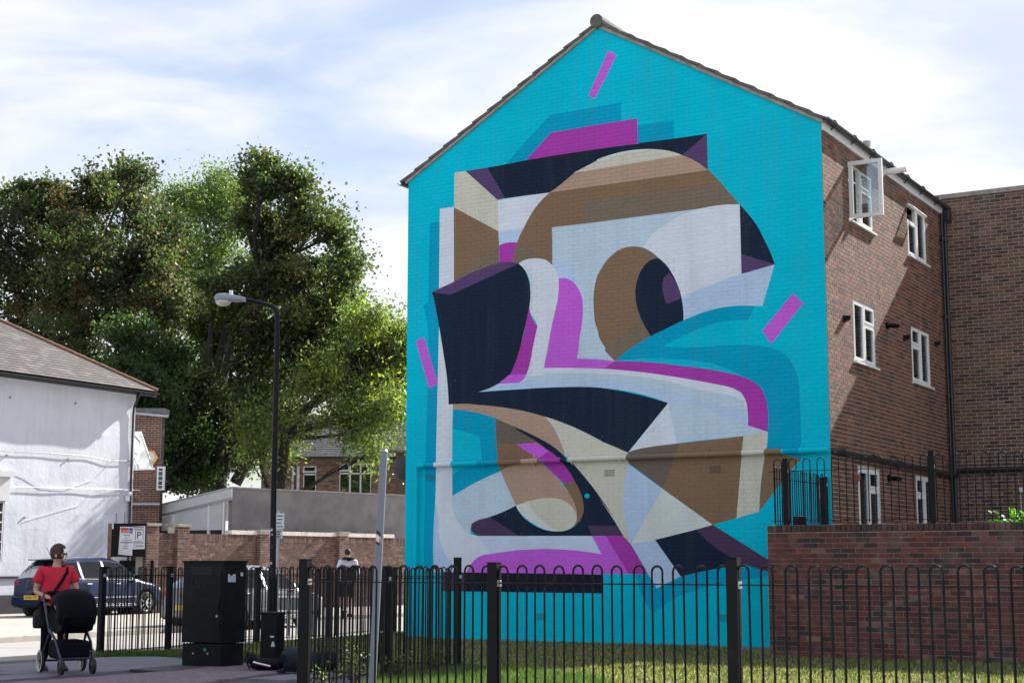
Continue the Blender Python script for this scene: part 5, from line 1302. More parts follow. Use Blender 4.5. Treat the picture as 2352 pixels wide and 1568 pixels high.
tree('pale feathery ash tree rising behind between the two dark maples', 73, [(470, 1150), (470, 800), (480, 620)],
     [(400, 470, 42), (440, 450, 42), (500, 440, 45), (545, 430, 38), (420, 540, 60), (490, 530, 65), (560, 500, 50), (450, 630, 60), (400, 620, 50), (520, 620, 60), (430, 720, 70), (520, 780, 70), (590, 720, 60), (400, 830, 50)],
     52000, .18, ash, 3, 2, droop=.25)
tree('tall dark green maple with several stems behind the street lamp', 62, [(492, 1120), (500, 1000), (492, 880), (520, 760), (600, 620)],
     [(605, 415, 48), (640, 450, 45), (600, 500, 55), (705, 450, 35), (710, 520, 50), (650, 560, 60), (560, 590, 50), (740, 600, 48), (770, 650, 50), (690, 650, 65), (610, 660, 70), (530, 690, 55), (770, 730, 48), (710, 760, 65), (620, 780, 70), (540, 800, 60), (660, 850, 60), (570, 880, 60), (480, 800, 55), (470, 900, 45), (740, 830, 50), (795, 590, 30), (500, 740, 50), (480, 980, 42), (540, 960, 45), (600, 940, 45), (430, 1010, 40), (640, 620, 60), (800, 690, 40), (790, 560, 32), (750, 500, 32), (825, 640, 30), (445, 720, 55), (520, 1040, 38)],
     110000, .15, dark+[(.05, .078, .025), (.05, .055, .027)], 4, 3,
     stems=[[(505, 1125, 16), (507, 1000, 12), (512, 880, 10), (540, 740, 7)], [(500, 1115, 10), (545, 1020, 8), (580, 900, 7), (640, 760, 5)], [(540, 1110, 14), (590, 1020, 12), (660, 960, 10), (760, 905, 8), (850, 850, 4)], [(495, 900, 9), (480, 820, 7), (487, 720, 5)], [(590, 960, 8), (700, 890, 6), (800, 880, 4)]])
tree('spreading light green ash with yellow lit drooping sprays beside the mural', 59, [(640, 1160), (655, 1000), (740, 900)],
     [(800, 745, 35), (850, 790, 45), (905, 790, 30), (880, 870, 55), (930, 880, 40), (820, 860, 50), (905, 950, 42), (850, 925, 42), (790, 895, 40), (655, 945, 34), (632, 1000, 30), (835, 1000, 26), (868, 1035, 20), (850, 740, 38), (900, 760, 30), (930, 800, 36), (605, 980, 34), (610, 1040, 24), (745, 860, 45), (560, 990, 28), (790, 800, 35), (800, 965, 24)],
     64000, .18, ash+[(.16, .19, .03)], 5, 2.6, droop=.35)
# ------------------------------------------------------------------ street furniture
# street lamp
LX = foot(623, 27.0, 1470)
lamp = thing('street_lamp', 'tall black street lamp with grey head, old stickers on its lower post', 'street lamp', tuple(LX))
def lp(x, y): return at(x, y, 27.0)
top = lp(637, 705); q = MB(); q.tube([LX, LX+Z*1.15], .085, 12); q.tube([LX+Z*1.15, LX+Z*1.25], [.085, .055], 12); q.build('base_column', m_blackd, lamp)
arc = [Vector((LX.x, 27, 1.2)), lp(628, 1150), lp(634, 900), lp(637, 745)]+[lp(637-26*(1-math.cos(a)), 718-26*math.sin(a)+8) for a in (.3, .7, 1.1, 1.45)]+[lp(563, 687)]
q = MB(); q.tube(arc, [.055, .052, .047, .045, .044, .043, .042, .04, .038], 12); q.build('pole', m_black, lamp, sm=True)
hc = lp(540, 692); hr = math.atan2(lp(495, 689).z-lp(585, 687).z, lp(495, 689).x-lp(585, 687).x)
a_, b_ = lp(566, 688), lp(493, 685); ax = (b_-a_); ll = ax.length; ax.normalize(); upv = Vector((-ax.z, 0, ax.x)); upv = upv if upv.z > 0 else -upv
q = MB(); secs = []
for t, hw_, ht, hb in ((0, .04, .035, .04), (.15, .06, .055, .045), (.45, .1, .085, .05), (.7, .12, .1, .06), (.9, .11, .09, .06), (.98, .07, .06, .04), (1.0, .02, .02, .02)):
    ring = []
    for k in range(12):
        an = 2*math.pi*k/12; ring.append(a_+ax*ll*t+Vector((0, 1, 0))*hw_*math.cos(an)+upv*(ht if math.sin(an) > 0 else hb)*math.sin(an))
    secs.append(ring)
vs_ = [p for r in secs for p in r]; fs = [(i*12+j, i*12+(j+1) % 12, (i+1)*12+(j+1) % 12, (i+1)*12+j) for i in range(len(secs)-1) for j in range(12)]; fs += [tuple(range(12)), tuple((len(secs)-1)*12+j for j in reversed(range(12)))]
q.add(vs_, fs); hd_ = q.build('lamp_head', m_lamp, lamp, sm=True)
q = MB(); q.ell(a_+ax*ll*.72-upv*.05, (ll*.25, .1, .085), 14, 8); q.build('lamp_bowl', M_('lamp_bowl', (.5, .47, .42), .15, spec=.6), hd_, sm=True)
q = MB(); q.tube([a_+ax*ll*.5+upv*.08, a_+ax*ll*.5+upv*.15], .035, 10); q.build('light_sensor', m_white, hd_)
rng = random.Random(4); m_stk = [M_('sticker_white', (.5, .52, .56), .6), M_('sticker_pale_blue', (.35, .42, .5), .6), M_('sticker_dark', (.06, .06, .08), .6)]
for i in range(16):
    y = rng.uniform(1185, 1345); p = lp(627+(1150-y)*.02, y); w = rng.uniform(.02, .05); h_ = rng.uniform(.03, .09); an = rng.uniform(-1.2, 1.2)
    q = MB(); vs_ = []
    for k in range(4):
        aa = an-w/.055/2+w/.055*k/3; vs_ += [p+Vector((math.sin(aa)*.0555, -math.cos(aa)*.0555, -h_/2)), p+Vector((math.sin(aa)*.0555, -math.cos(aa)*.0555, h_/2))]
    q.add(vs_, [(0, 2, 3, 1), (2, 4, 5, 3), (4, 6, 7, 5)]); q.build('sticker', rng.choice(m_stk), lamp)
# thin galvanised sign post with two parking plates
SX = foot(634, 28.5, 1460)
sp_ = thing('parking_sign', 'thin silver post with two small white parking plates beside the street lamp', 'sign', tuple(SX))
tp = at(641, 1172, 28.5); q = MB(); q.tube([SX, tp], .028, 10); q.build('post', m_ggrey, sp_)
for (x0_, y0_, x1_, y1_, n_) in ((632, 1178, 653, 1214, 3), (630, 1216, 649, 1236, 4)):
    p0, p1 = at(x0_, y1_, 28.4), at(x1_, y0_, 28.4); q = MB(); q.frame(Vector((p0.x, 28.42, 0)), UX, NY, 0, p1.x-p0.x, p0.z, p1.z, 0, .012); pl_ = q.build('sign_plate', m_paper, sp_)
    q = MB(); w = p1.x-p0.x; hh = p1.z-p0.z
    for k in range(n_+1): zz = p1.z-hh*(k+.7)/(n_+1.4); q.frame(Vector((p0.x, 28.42, 0)), UX, NY, w*(.15+.06*(k % 2)), w*(.85-.08*(k % 3)), zz-.011, zz+.006, .0125, .0145)
    q.build('small_print', m_ink, pl_, kind='stuff')
# leaning pale steel pole
PX = foot(853, 17.0, 1580); pt_ = at(882, 1036, 17.0)
gp_ = thing('steel_pole', 'bare pale grey steel pole leaning slightly right, in front of the mural corner', 'pole', tuple(PX))
q = MB(); q.tube([PX-Z*.1, pt_], .041, 16, cap=False); q.build('shaft', M_('weathered_grey_paint', (.19, .215, .27), .5, .2, noise=.12, nscale=5, dirt=(.16, .12, .1, .35), dscale=5), gp_, sm=True); q = MB(); dvp = (pt_-PX).normalized(); q.tube([pt_, pt_+dvp*.02], [.043, .03], 16); q.build('cap', m_ggrey, gp_)
for (y, h_, m) in ((1222, .05, m_ink), (1233, .07, m_paper), (1245, .022, m_ink), (1240, .03, m_redp)):
    t = (1568-y)/(1568-1036); p = PX.lerp(pt_, 0) ; pp = at(853+29*(1-(y-1036)/532.)*1.0, y, 17.0); q = MB(); vs_ = []
    for k in range(5):
        aa = -.9+1.6*k/4 if m is not m_redp else .1+.5*k/4; vs_ += [pp+Vector((math.sin(aa)*.0418, -math.cos(aa)*(.0418 if m is not m_redp else .0424), -h_/2-.008*k)), pp+Vector((math.sin(aa)*.0418, -math.cos(aa)*(.0418 if m is not m_redp else .0424), h_/2-.008*k))]
    q.add(vs_, [(2*k, 2*k+2, 2*k+3, 2*k+1) for k in range(4)]); q.build('sticker', m, gp_)
# utility cabinets
Rm = Matrix.Rotation(math.atan2(UM.y, UM.x), 3, 'Z')
def cabinet(name, label, cat, corner, w, d, h, plinth, group=None):
    root = thing(name, label, cat, tuple(corner), 0, group)
    c = corner+A*w/2+B*d/2
    q = MB(); q.bbox(c+Z*(plinth+(h-plinth)/2), (w, d, h-plinth-.03), .008, Rm); body = q.build('body', m_blackd, root)
    q = MB(); q.bbox(c+Z*(plinth/2-.03), (w-.03, d-.02, plinth+.06), .006, Rm); q.build('plinth', m_blackd, root)
    q = MB(); q.bbox(c+Z*(h-.012), (w+.03, d+.03, .03), .008, Rm); q.build('lid', m_blackd, root)
    return root, c, body
cc = foot(507, 21.7, 1522)
cab, cct, body = cabinet('utility_cabinet', 'tall black street utility cabinet with faint graffiti and a small pale sticker', 'utility cabinet', cc, .72, .5, 1.43, .3)
CU = -A
q = MB(); q.frame(cc+A*.72, CU, NM, .02, .70, .34, 1.36, .0, .006); dr = q.build('door', m_blackd, cab)
q = MB(); q.frame(cc+A*.72, CU, NM, .64, .67, .75, .9, .006, .02); q.build('handle', m_black, dr)
def onface(x, y, P, n): return onplane(x, y, P, n)
for zz in (.5, .85, 1.2):
    q = MB(); q.tube([cc+A*.035+NM*.01+Z*zz, cc+A*.035+NM*.01+Z*(zz+.07)], .011, 8); q.build('hinge', m_blackd, dr)
q = MB()
for i in range(6): q.frame(cc+A*.72, CU, NM, .16, .52, 1.24+.018*i, 1.248+.018*i, .006, .011)
q.build('vent_slots', m_room, dr, kind='stuff')
q = MB(); q.tube([cc+A*.08+NM*.004+Z*.68, cc+A*.08+NM*.018+Z*.68], .018, 10); q.build('lock', m_ggrey, dr)
# sticker and label on the shaded side face
def facequad(name, pts, P, n, mat, parent, off=.006):
    v = [onplane(x, y, P, n)+n*off for x, y in pts]; q = MB(); q.add(v, [tuple(range(len(v)))]); return q.build(name, mat, parent)
facequad('sticker', [(523, 1336), (523, 1318), (527, 1317), (531, 1323), (536, 1317), (541, 1318), (541, 1336)], cc, NS, m_stk[1], cab, .004)
facequad('label', [(552, 1322), (552, 1314), (558, 1314), (558, 1322)], cc, NS, m_stk[0], cab, .004)
q = MB(); fp = lambda x, y: onplane(x, y, cc, NM)+NM*.009
for st in (((441, 1328), (442, 1345), (448, 1352), (452, 1343), (452, 1330), (455, 1347), (459, 1352), (460, 1340)), ((464, 1338), (468, 1352), (472, 1338), (470, 1350), (476, 1354))):
    q.tube([fp(*p) for p in st], .003, 4)
q.build('graffiti', M_('graffiti_ink', (.07, .05, .06), .6), cab)
facequad('diamond_badge', [(466, 1491), (470, 1486), (474, 1491), (470, 1496)], cc, NM, M_('green_print', (.02, .25, .15), .5), cab, -.004)
q = MB(); 
for u in (.24, .5): q.tube([cc+A*u+NM*-.02+Z*.17, cc+A*u+NM*.004+Z*.17], .014, 8)
q.build('bolt', m_ggrey, cab, kind='stuff')
pc = foot(632, 21.2, 1528)
pil, pct, pb2 = cabinet('telecom_pillar', 'short black telecom pillar with small white bell emblem between the cabinet and the corner post', 'utility cabinet', pc, .26, .17, .745, .02)
facequad('bell_emblem', [(623-.5, 1484), (624, 1477), (625, 1474), (627, 1472), (629, 1472), (630, 1475), (631, 1478), (632-.4, 1484)], pc, NM, m_stk[0], pil, .005)
facequad('name_plate', [(621, 1463), (621, 1459), (630, 1459), (630, 1463)], pc, NM, m_stk[0], pil, .005)
# drink can
cn = gp(532, 1520); q = MB(); q.lathe([(.024, 0), (.032, .008), (.032, .105), (.025, .117)], 16); can = q.build('body', M_('red_can', (.5, .02, .03), .3, .3), None)
croot = thing('drink_can', 'small red and white drink can standing beside the big black cabinet', 'drink can', (cn.x, cn.y, .0)); can.parent = croot
q = MB(); q.lathe([(.0325, .04), (.0325, .075)], 16, cap=False); q.build('white_band', m_paper, croot, world=False); q = MB(); q.lathe([(.025, .117), (.02, .119), (.001, .117)], 12); q.build('rim', m_chrome, croot, world=False)
# bags on the pavement
m_bag = M_('black_nylon', (.007, .008, .011), .7, spec=.15, noise=.3, nscale=10, bump=.4, bscale=20); m_bag2 = M_('navy_nylon', (.01, .018, .032), .6, spec=.2, noise=.3, nscale=8, bump=.4, bscale=15)
def blob(c, r, seed, squash=.0, R=None):
    q = MB(); q.ell((0, 0, 0), r, 16, 10); rr = random.Random(seed); ph = [rr.uniform(0, 6) for _ in range(6)]
    out = []
    for v in q.v:
        v = Vector(v); f = 1+.06*math.sin(v.x*14+ph[0])+.05*math.sin(v.y*17+ph[1]+v.z*9); v = Vector((v.x*f, v.y*f, max(v.z*f, -r[2]*.75)))
        # flatten the sides a little so that it sits like a stuffed bag
        for k, m in ((0, .82), (1, .82), (2, .85)):
            if abs(v[k]) > r[k]*m: v[k] = math.copysign(r[k]*m+(abs(v[k])-r[k]*m)*.4, v[k])
        out.append(((R @ v) if R is not None else v)+Vector(c))
    q.v = [tuple(v) for v in out]; return q
bpz = foot(690, 20.9, 1526); bag = thing('backpack', 'stuffed navy black backpack lying at the foot of the corner post', 'backpack', tuple(bpz))
blob(bpz+Z*.14, (.3, .2, .17), 1, R=Matrix.Rotation(.25, 3, 'Y')).build('main_body', m_bag2, bag, sm=True)
blob(bpz+Vector((.3, .05, .12)), (.2, .17, .15), 2).build('side_bulge', m_bag, bag, sm=True)
blob(bpz+Vector((-.06, -.16, .07)), (.17, .07, .08), 3).build('front_pocket', m_bag, bag, sm=True)
q = MB(); q.tube([bpz+Vector((-.2, -.14, .22)), bpz+Vector((-.3, -.2, .1)), bpz+Vector((-.22, -.2, .02)), bpz+Vector((-.02, -.23, .01))], .014, 6); q.build('shoulder_strap', m_bag, bag)
hb = foot(612, 21.05, 1526); hbag = thing('holdall', 'low black holdall with a short silver tube on it in front of the telecom pillar', 'bag', tuple(hb))
blob(hb+Vector((.02, 0, .08)), (.27, .14, .09), 5).build('main_body', m_bag, hbag, sm=True)
blob(hb+Vector((-.19, 0, .14)), (.07, .12, .1), 6, R=Matrix.Rotation(-.5, 3, 'Y')).build('end_flap', m_bag, hbag, sm=True)
q = MB(); q.tube([hb+Vector((-.15, -.15, .11)), hb+Vector((.08, -.17, .06))], .018, 8); q.build('silver_tube', m_chrome, hbag)
q = MB(); q.tube([hb+Vector((-.24, -.05, .24)), hb+Vector((-.27, -.08, .15)), hb+Vector((-.2, -.1, .02))], .012, 6); q.build('strap', m_bag, hbag)
# bollards and low street nameplate by the road
for i, (x, Yb, h_, r_, lab) in enumerate(((663, 31.5, .78, .03, 'slim grey bollard in front of the nameplate, left one of the pair'), (720, 30.9, .82, .045, 'thicker pale grey bollard right of the corner post'))):
    b_ = foot(x, Yb, 1455); ro = thing('bollard', lab, 'bollard', tuple(b_), 0, 'bollards by the road edge')
    q = MB(); q.tube([Vector((0, 0, 0)), Vector((0, 0, h_))], r_, 10); q.build('shaft', m_ggrey, ro, world=False)
    q = MB(); q.tube([Vector((0, 0, h_*.55)), Vector((0, 0, h_*.6))], r_+.008, 10); q.tube([Vector((0, 0, h_)), Vector((0, 0, h_+.012))], r_+.006, 10); q.build('band', m_gutter, ro, world=False)
np0 = foot(640, 34.0, 1440); ns_ = thing('street_nameplate', 'low pale framed nameplate board on two posts between the lamp and the corner post', 'sign', tuple(np0))
zt_ = at(660, 1371, 34).z; zb_ = at(660, 1400, 34).z; wl = foot(692, 34.0, 1440).x-np0.x
q = MB(); q.frame(np0, UX, NY, 0, wl, zb_, zt_, -.02, .02); q.build('plate', M_('grey_green_face', (.1, .14, .15), .3), ns_)
q = MB(); q.frame(np0, UX, NY, -.02, wl+.02, zt_, zt_+.03, -.03, .03); q.frame(np0, UX, NY, -.02, wl+.02, zb_-.03, zb_, -.03, .03); q.frame(np0, UX, NY, wl*.45, wl*.45+.025, zb_, zt_, .0, .03); q.build('frame', m_white, ns_)
for u in (.06, wl-.06):
    q = MB(); q.frame(np0, UX, NY, u-.03, u+.03, ROADZ, zb_-.03, -.02, .02); q.build('leg', m_ggrey, ns_)

# ------------------------------------------------------------------ cars
def car(name, label, paint, loc, heading, Lc=4.25, hgt=1.5, kind='hatch', plate=None, glassm=None, chrome=True):
    root = thing(name, label, 'car', loc, heading)
    H = Lc/2; s = Lc/4.25; wx = (-1.3*s, 1.28*s); wr = .315
    if kind == 'hatch':
        kl = ([-2.125, -2.09, -2.03, -1.5, 0, .95, 1.5, 1.9, 2.06, 2.125], [.55, .78, .93, .95, .93, .9, .84, .73, .6, .45])
        kt = ([-2.125, -2.09, -2.03, -1.86, -1.66, -1.5, -.7, 0, .35, .55, 1.12, 1.5, 1.9, 2.06, 2.125], [.55, .78, .93, 1.2, 1.42, 1.46, 1.5, 1.495, 1.46, 1.4, .905, .84, .73, .6, .45])
    else:
        kl = ([-2.125, -2.08, -2.0, -1.4, 0, .95, 1.5, 1.9, 2.06, 2.125], [.5, .8, .95, .94, .91, .88, .82, .72, .6, .42])
        kt = ([-2.125, -2.08, -2.0, -1.8, -1.4, -1.0, -.5, 0, .3, .5, 1.15, 1.5, 1.9, 2.06, 2.125], [.5, .8, .95, 1.1, 1.35, 1.44, 1.47, 1.46, 1.42, 1.36, .885, .82, .72, .6, .42])
    kw = ([-2.125, -2.0, -1.6, -1, 1.2, 1.7, 1.98, 2.125], [.7, .8, .855, .875, .875, .85, .76, .58])
    xs = set(np.linspace(-2.125, 2.125, 35))
    for w in (-1.3, 1.28): xs |= {w+.385*math.cos(a) for a in np.linspace(0, math.pi, 11)}
    xs |= {-2.03, -1.86, -1.66, -1.5, .35, .55, 1.12, -.28, -.2, -1.16, -1.08, .93, -2.09}
    xs = sorted(xs); xs = [x for i, x in enumerate(xs) if i == 0 or x-xs[i-1] > .012]
    sec = []
    sh = hgt/1.5
    for x in xs:
        zl = np.interp(x, *kl); zt = np.interp(x, *kt); w = np.interp(x, *kw); zb = .2+.12*max(0, abs(x)-1.75)/.37
        zarch = None
        for c in (-1.3, 1.28):
            if abs(x-c) < .386: zarch = .3+math.sqrt(max(0, .386**2-(x-c)**2))
        zb2 = max(zb, zarch) if zarch else zb; h = max(0, zt-zl)
        mid = max(zb2+.02, .55); top_ = zl-.07
        P = [(w*.9 if not zarch else w*.98, zb2), (w*.985, zb2+.02), (w, max(zb2+.03, min(.5, top_-.05))), (w*.995, max(zb2+.04, top_)), (w*.955, zl), (w*.94-h*.17, zl+h*.3), (w*.92-h*.40, zl+h*.84), (w*.86-h*.5, zt if h < .02 else zt-.012), (w*.45, zt+.012+.01*(h > .02)), (0, zt+.02+.012*(h > .02))]
        sec.append([(x*s, y, z*sh if z > .4 else z) for y, z in P])
    n = len(P); parts = {}
    def put(nm, f): parts.setdefault(nm, []).append(f)
    V = []; 
    for side in (1, -1):
        for i in range(len(xs)-1):
            xm = (xs[i]+xs[i+1])/2; h0 = np.interp(xs[i], *kt)-np.interp(xs[i], *kl); h1 = np.interp(xs[i+1], *kt)-np.interp(xs[i+1], *kl)
            for j in range(n-1):
                q_ = [sec[i][j], sec[i+1][j], sec[i+1][j+1], sec[i][j+1]]; q_ = [(a, b*side, c) for a, b, c in q_]
                nm = 'body'
                if kind == 'hatch' or True:
                    if j in (4, 5) and min(h0, h1) > .2 and -1.7 < xm < .93 and not (-.28 < xm < -.2) and not (-1.16 < xm < -1.08): nm = 'side_window_r' if xm > -.24 else ('side_window_m' if xm > -1.12 else 'side_window_q')
                    if j in (6, 7, 8) and .5 < xm < 1.12: nm = 'windscreen'
                    if j in (6, 7, 8) and ((-2.0 < xm < -1.66) if kind == 'hatch' else (-1.98 < xm < -1.3)): nm = 'rear_window'
                put(nm+('' if nm in ('body', 'windscreen', 'rear_window') else ('L' if side > 0 else 'R')), q_)
        # nose and tail caps
    for idx in (0, len(xs)-1):
        ring = sec[idx]; loop = [(a, b, c) for a, b, c in ring]+[(a, -b, c) for a, b, c in reversed(ring[:-1])]
        put('body', loop)
    for nm, fs_ in parts.items():
        me_v = {}; vv = []; ff = []
        for f in fs_:
            idx = []
            for p in f:
                key = tuple(round(c, 4) for c in p)
                if key not in me_v: me_v[key] = len(vv); vv.append(p)
                if me_v[key] not in idx: idx.append(me_v[key])
            if len(idx) > 2: ff.append(idx)
        q = MB(); q.add(vv, ff); name_ = 'body' if nm == 'body' else ('windscreen' if nm == 'windscreen' else ('rear_window' if nm == 'rear_window' else 'side_window'))
        o = q.build(name_, paint if nm == 'body' else glassm or m_glasst, root, world=False, sm=(nm == 'body'))
        if nm == 'body': 
            o.data.polygons.foreach_set('use_smooth', [len(p.vertices) < 6 for p in o.data.polygons]); bodyo = o
    # inside and underside
    q = MB(); q.box((-.1*s, 0, .5), (3.9*s, 1.5, .5)); q.box((-.3*s, 0, .85), (2.4*s, 1.3, .2)); q.build('underbody', m_room, root, world=False)
    for xx in (-.35, .45):
        for yy in (-.36, .36):
            q = MB(); q.bbox((xx*s-.1, yy, 1.02*sh), (.14, .44, .5), .05); q.bbox((xx*s-.12, yy, 1.3*sh), (.1, .24, .16), .04); q.build('seat', m_gutter, root, world=False)
    for c in wx:
        for sd in (1, -1):
            w = MB(); MM = Matrix.Translation((c, sd*.775, wr)) @ Matrix.Rotation(math.pi/2*-sd, 4, 'X')
            w.lathe([(.2, -.09), (wr-.03, -.1), (wr, -.07), (wr, .07), (wr-.03, .1), (.225, .1), (.21, .06)], 28, MM, cap=False); ty = w.build('wheel', m_rubber, root, world=False, sm=True)
            r_ = MB(); r_.lathe([(.225, .098), (.212, .085), (.205, .05)], 28, MM, cap=False)
            for k in range(7):
                a = 2*math.pi*k/7; pts_ = []
                for (rr, da, zz) in ((.045, -.42, .085), (.045, .42, .085), (.212, .115, .092), (.212, -.115, .092)): pts_.append((rr*math.cos(a+da), rr*math.sin(a+da), zz))
                r_.add(pts_+[(x_, y_, z_-.03) for x_, y_, z_ in pts_], [(0, 1, 2, 3), (0, 4, 5, 1), (1, 5, 6, 2), (3, 2, 6, 7), (0, 3, 7, 4)], None, 0, MM)
            r_.lathe([(.055, .06), (.055, .1), (.04, .104)], 12, MM); r_.build('rim', M_R, ty, world=False)
            d_ = MB(); d_.lathe([(.21, .035), (.001, .035)], 20, MM, cap=False); d_.build('brake_disc', m_gutter, ty, world=False)
            # dark wheel housing
            hsg = MB(); hsg.lathe([(.384, -.1), (.384, .075)], 24, MM, cap=False); hsg.lathe([(.384, -.1), (.01, -.1)], 24, MM, cap=False); hsg.build('wheel_housing', m_room, root, world=False)
    if chrome:
        for sd in (1, -1):
            for (zz, xa, xb, off, hh_) in ((.955, -1.6, .92, .965, .018), (.47, -.85, .85, 1.012, .02), (.25, -.9, .9, 1.0, .02)):
                q = MB()
                for k in range(8):
                    x0_, x1_ = xa+(xb-xa)*k/8, xa+(xb-xa)*(k+1)/8; y0_, y1_ = [np.interp(v, *kw)*off*sd for v in (x0_, x1_)]; zz0 = (np.interp(x0_, *kl)+.01 if zz > .9 else zz)*sh; zz1 = (np.interp(x1_, *kl)+.01 if zz > .9 else zz)*sh
                    q.add([(x0_*s, y0_, zz0), (x1_*s, y1_, zz1), (x1_*s, y1_, zz1+hh_), (x0_*s, y0_, zz0+hh_), (x0_*s, y0_+.012*sd, zz0), (x1_*s, y1_+.012*sd, zz1), (x1_*s, y1_+.012*sd, zz1+hh_), (x0_*s, y0_+.012*sd, zz0+hh_)], [(4, 5, 6, 7), (0, 1, 5, 4), (3, 2, 6, 7)])
                q.build('trim_strip', m_chrome, root, world=False)
    for sd in (1, -1):
        q = MB(); q.bbox((.82*s, sd*(.9+.05), 1.0*sh), (.12, .2, .13), .03); q.build('door_mirror', paint, root, world=False)
        for xx in (-.95, .12): q = MB(); q.bbox((xx*s, sd*.885, .83*sh), (.2, .035, .028), .01); q.build('door_handle', m_chrome, root, world=False)
        q = MB(); q.bbox((-2.0*s, sd*.66, .84*sh), (.16, .2, .17), .03); q.build('tail_light', M_T, root, world=False)
        q = MB(); q.bbox((1.93*s, sd*.6, .64*sh), (.24, .26, .14), .04); q.build('headlight', M_H, root, world=False)
        for xx in (-1.12, -.24, .9):
            pass
    q = MB(); q.bbox((-2.11*s, 0, .42), (.1, 1.5, .28), .04); q.build('rear_bumper', paint, root, world=False)
    q = MB(); q.bbox((-1.68*s, 0, 1.455*sh), (.28, 1.12, .03), .012); q.build('roof_spoiler', paint, root, world=False)
    q = MB(); q.tube([Vector((-1.5*s, 0, 1.5*sh)), Vector((-1.7*s, 0, 1.78*sh))], .006, 5); q.build('aerial', m_black, root, world=False)
    q = MB(); q.box((-2.165*s, 0, .52), (.012, .52, .115)); np_ = q.build('number_plate', M_Y, root, world=False)
    if plate:
        t_ = text('plate_text', plate, .112, m_ink, np_, (-2.172*s, 0, .517), (math.pi/2, 0, -math.pi/2), world=False, sx=.9)
    for nm, (xx, w_) in {'tailgate_seam': (-2.055, .6)}.items():
        q = MB(); q.box((xx*s, 0, .66), (.02, 1.2, .012)); q.build(nm, m_room, root, world=False)
    # door shut lines
    q = MB()
    for xx in (-1.12, -.24, .93):
        for sd in (1, -1):
            w_ = np.interp(xx, *kw)*sd; q.add([(xx*s-.005, w_*1.004, .3), (xx*s+.005, w_*1.004, .3), (xx*s+.005, w_*.999, .9*sh), (xx*s-.005, w_*.999, .9*sh)], [(0, 1, 2, 3)])
    q.build('door_seam', m_room, root, world=False, kind='stuff')
    return root
M_R = M_('alloy_rim', (.55, .56, .58), .3, .8); M_T = M_('tail_light_red', (.25, .01, .015), .15); M_H = M_('headlight_clear', (.55, .58, .6), .08); M_Y = M_('yellow_number_plate', (.75, .5, .03), .45)
m_blue = M_('metallic_blue_paint', (.004, .013, .055), .3, .25, spec=.3, coat=.25); m_silver = M_('metallic_grey_paint', (.16, .165, .18), .3, .4, coat=.6)
bc = foot(207, 45.0, 1400)
car('parked_car', 'dark blue metallic hatchback parked by the white house with yellow rear plate', m_blue, (bc.x, bc.y, 0), math.radians(62), 4.5, 1.58, 'hatch', 'MA08 YFR')
sc_ = foot(566, 38.0, 1425)
car('parked_car', 'silver grey car half hidden behind the big black cabinet and railings', m_silver, (sc_.x, sc_.y, -.1), math.radians(58), 4.2, 1.5, 'saloon', None)
pp_ = None

# ------------------------------------------------------------------ people
def skin(name, verts, edges, radii, mat, parent, sub=2, root=0, sm=True):
    me = bpy.data.meshes.new(name); me.from_pydata([tuple(v) for v in verts], edges, []); me.materials.append(mat)
    o = bpy.data.objects.new(name, me); COL.objects.link(o); attach(o, parent, False)
    md = o.modifiers.new('skin', 'SKIN'); md.use_smooth_shade = True
    sl = me.skin_vertices[0].data if me.skin_vertices else None
    if sl is None:
        bm = bmesh.new(); bm.from_mesh(me); bm.verts.layers.skin.verify(); bm.to_mesh(me); bm.free(); sl = me.skin_vertices[0].data
    for i, r in enumerate(radii):
        sl[i].radius = r if isinstance(r, (tuple, list)) else (r, r); sl[i].use_root = (i == root)
    ss = o.modifiers.new('sub', 'SUBSURF'); ss.levels = sub; ss.render_levels = sub
    return o
m_skin = M_('skin', (.5, .3, .22), .55, spec=.3); m_hair = M_('dark_brown_hair', (.06, .028, .02), .7, bump=.6, bscale=60); m_red = M_('red_shirt', (.55, .012, .04), .8, noise=.1, nscale=8, bump=.3, bscale=12)
m_blk = M_('black_cloth', (.006, .006, .008), .85, spec=.1, bump=.2, bscale=14)
def body_graph(H, hips, knees, feet, sh, el, ha, head, neck, bulk=1.0, toe=None):
    v = []; e = []; r = []
    def a(p, rad, link=None):
        v.append(Vector(p)); r.append(rad); i = len(v)-1
        if link is not None: e.append((link, i))
        return i
    pel = a((0, 0, .55*H), (.15*bulk, .11*bulk)); wa = a((0, 0, .63*H), (.13*bulk, .1*bulk), pel); ch = a((0, 0, .735*H), (.14*bulk, .1*bulk), wa); nk = a(neck, .052, ch)
    hd0 = a(Vector(neck).lerp(Vector(head), .5)+Vector((0, 0, .01)), .06, nk); hd = a(head, (.075, .088), hd0); a(Vector(head)+Vector((0, 0, .055)), (.068, .078), hd)
    for k in (0, 1):
        hp = a(hips[k], .085*bulk, pel); kn = a(knees[k], .055, hp); ft = a(feet[k], .036, kn); a(toe[k], .032, ft)
        s_ = a(sh[k], .055*bulk, ch); el_ = a(el[k], .037, s_); w_ = a(Vector(el[k]).lerp(Vector(ha[k]), .85), .024, el_); pm = a(ha[k], (.035, .02), w_)
        d = (Vector(ha[k])-Vector(el[k])).normalized(); sd = d.cross(Vector((0, 0, 1))).normalized()
        for f in range(4):
            b1 = a(Vector(ha[k])+d*.045+sd*(.024-.016*f), .009, pm); a(v[b1]+d*.03+Vector((0, 0, -.02)), .008, b1)
        th_ = a(Vector(ha[k])+sd*.035*(1 if k else -1)+d*.01, .01, pm); a(v[th_]+d*.025, .009, th_)
    return v, e, r
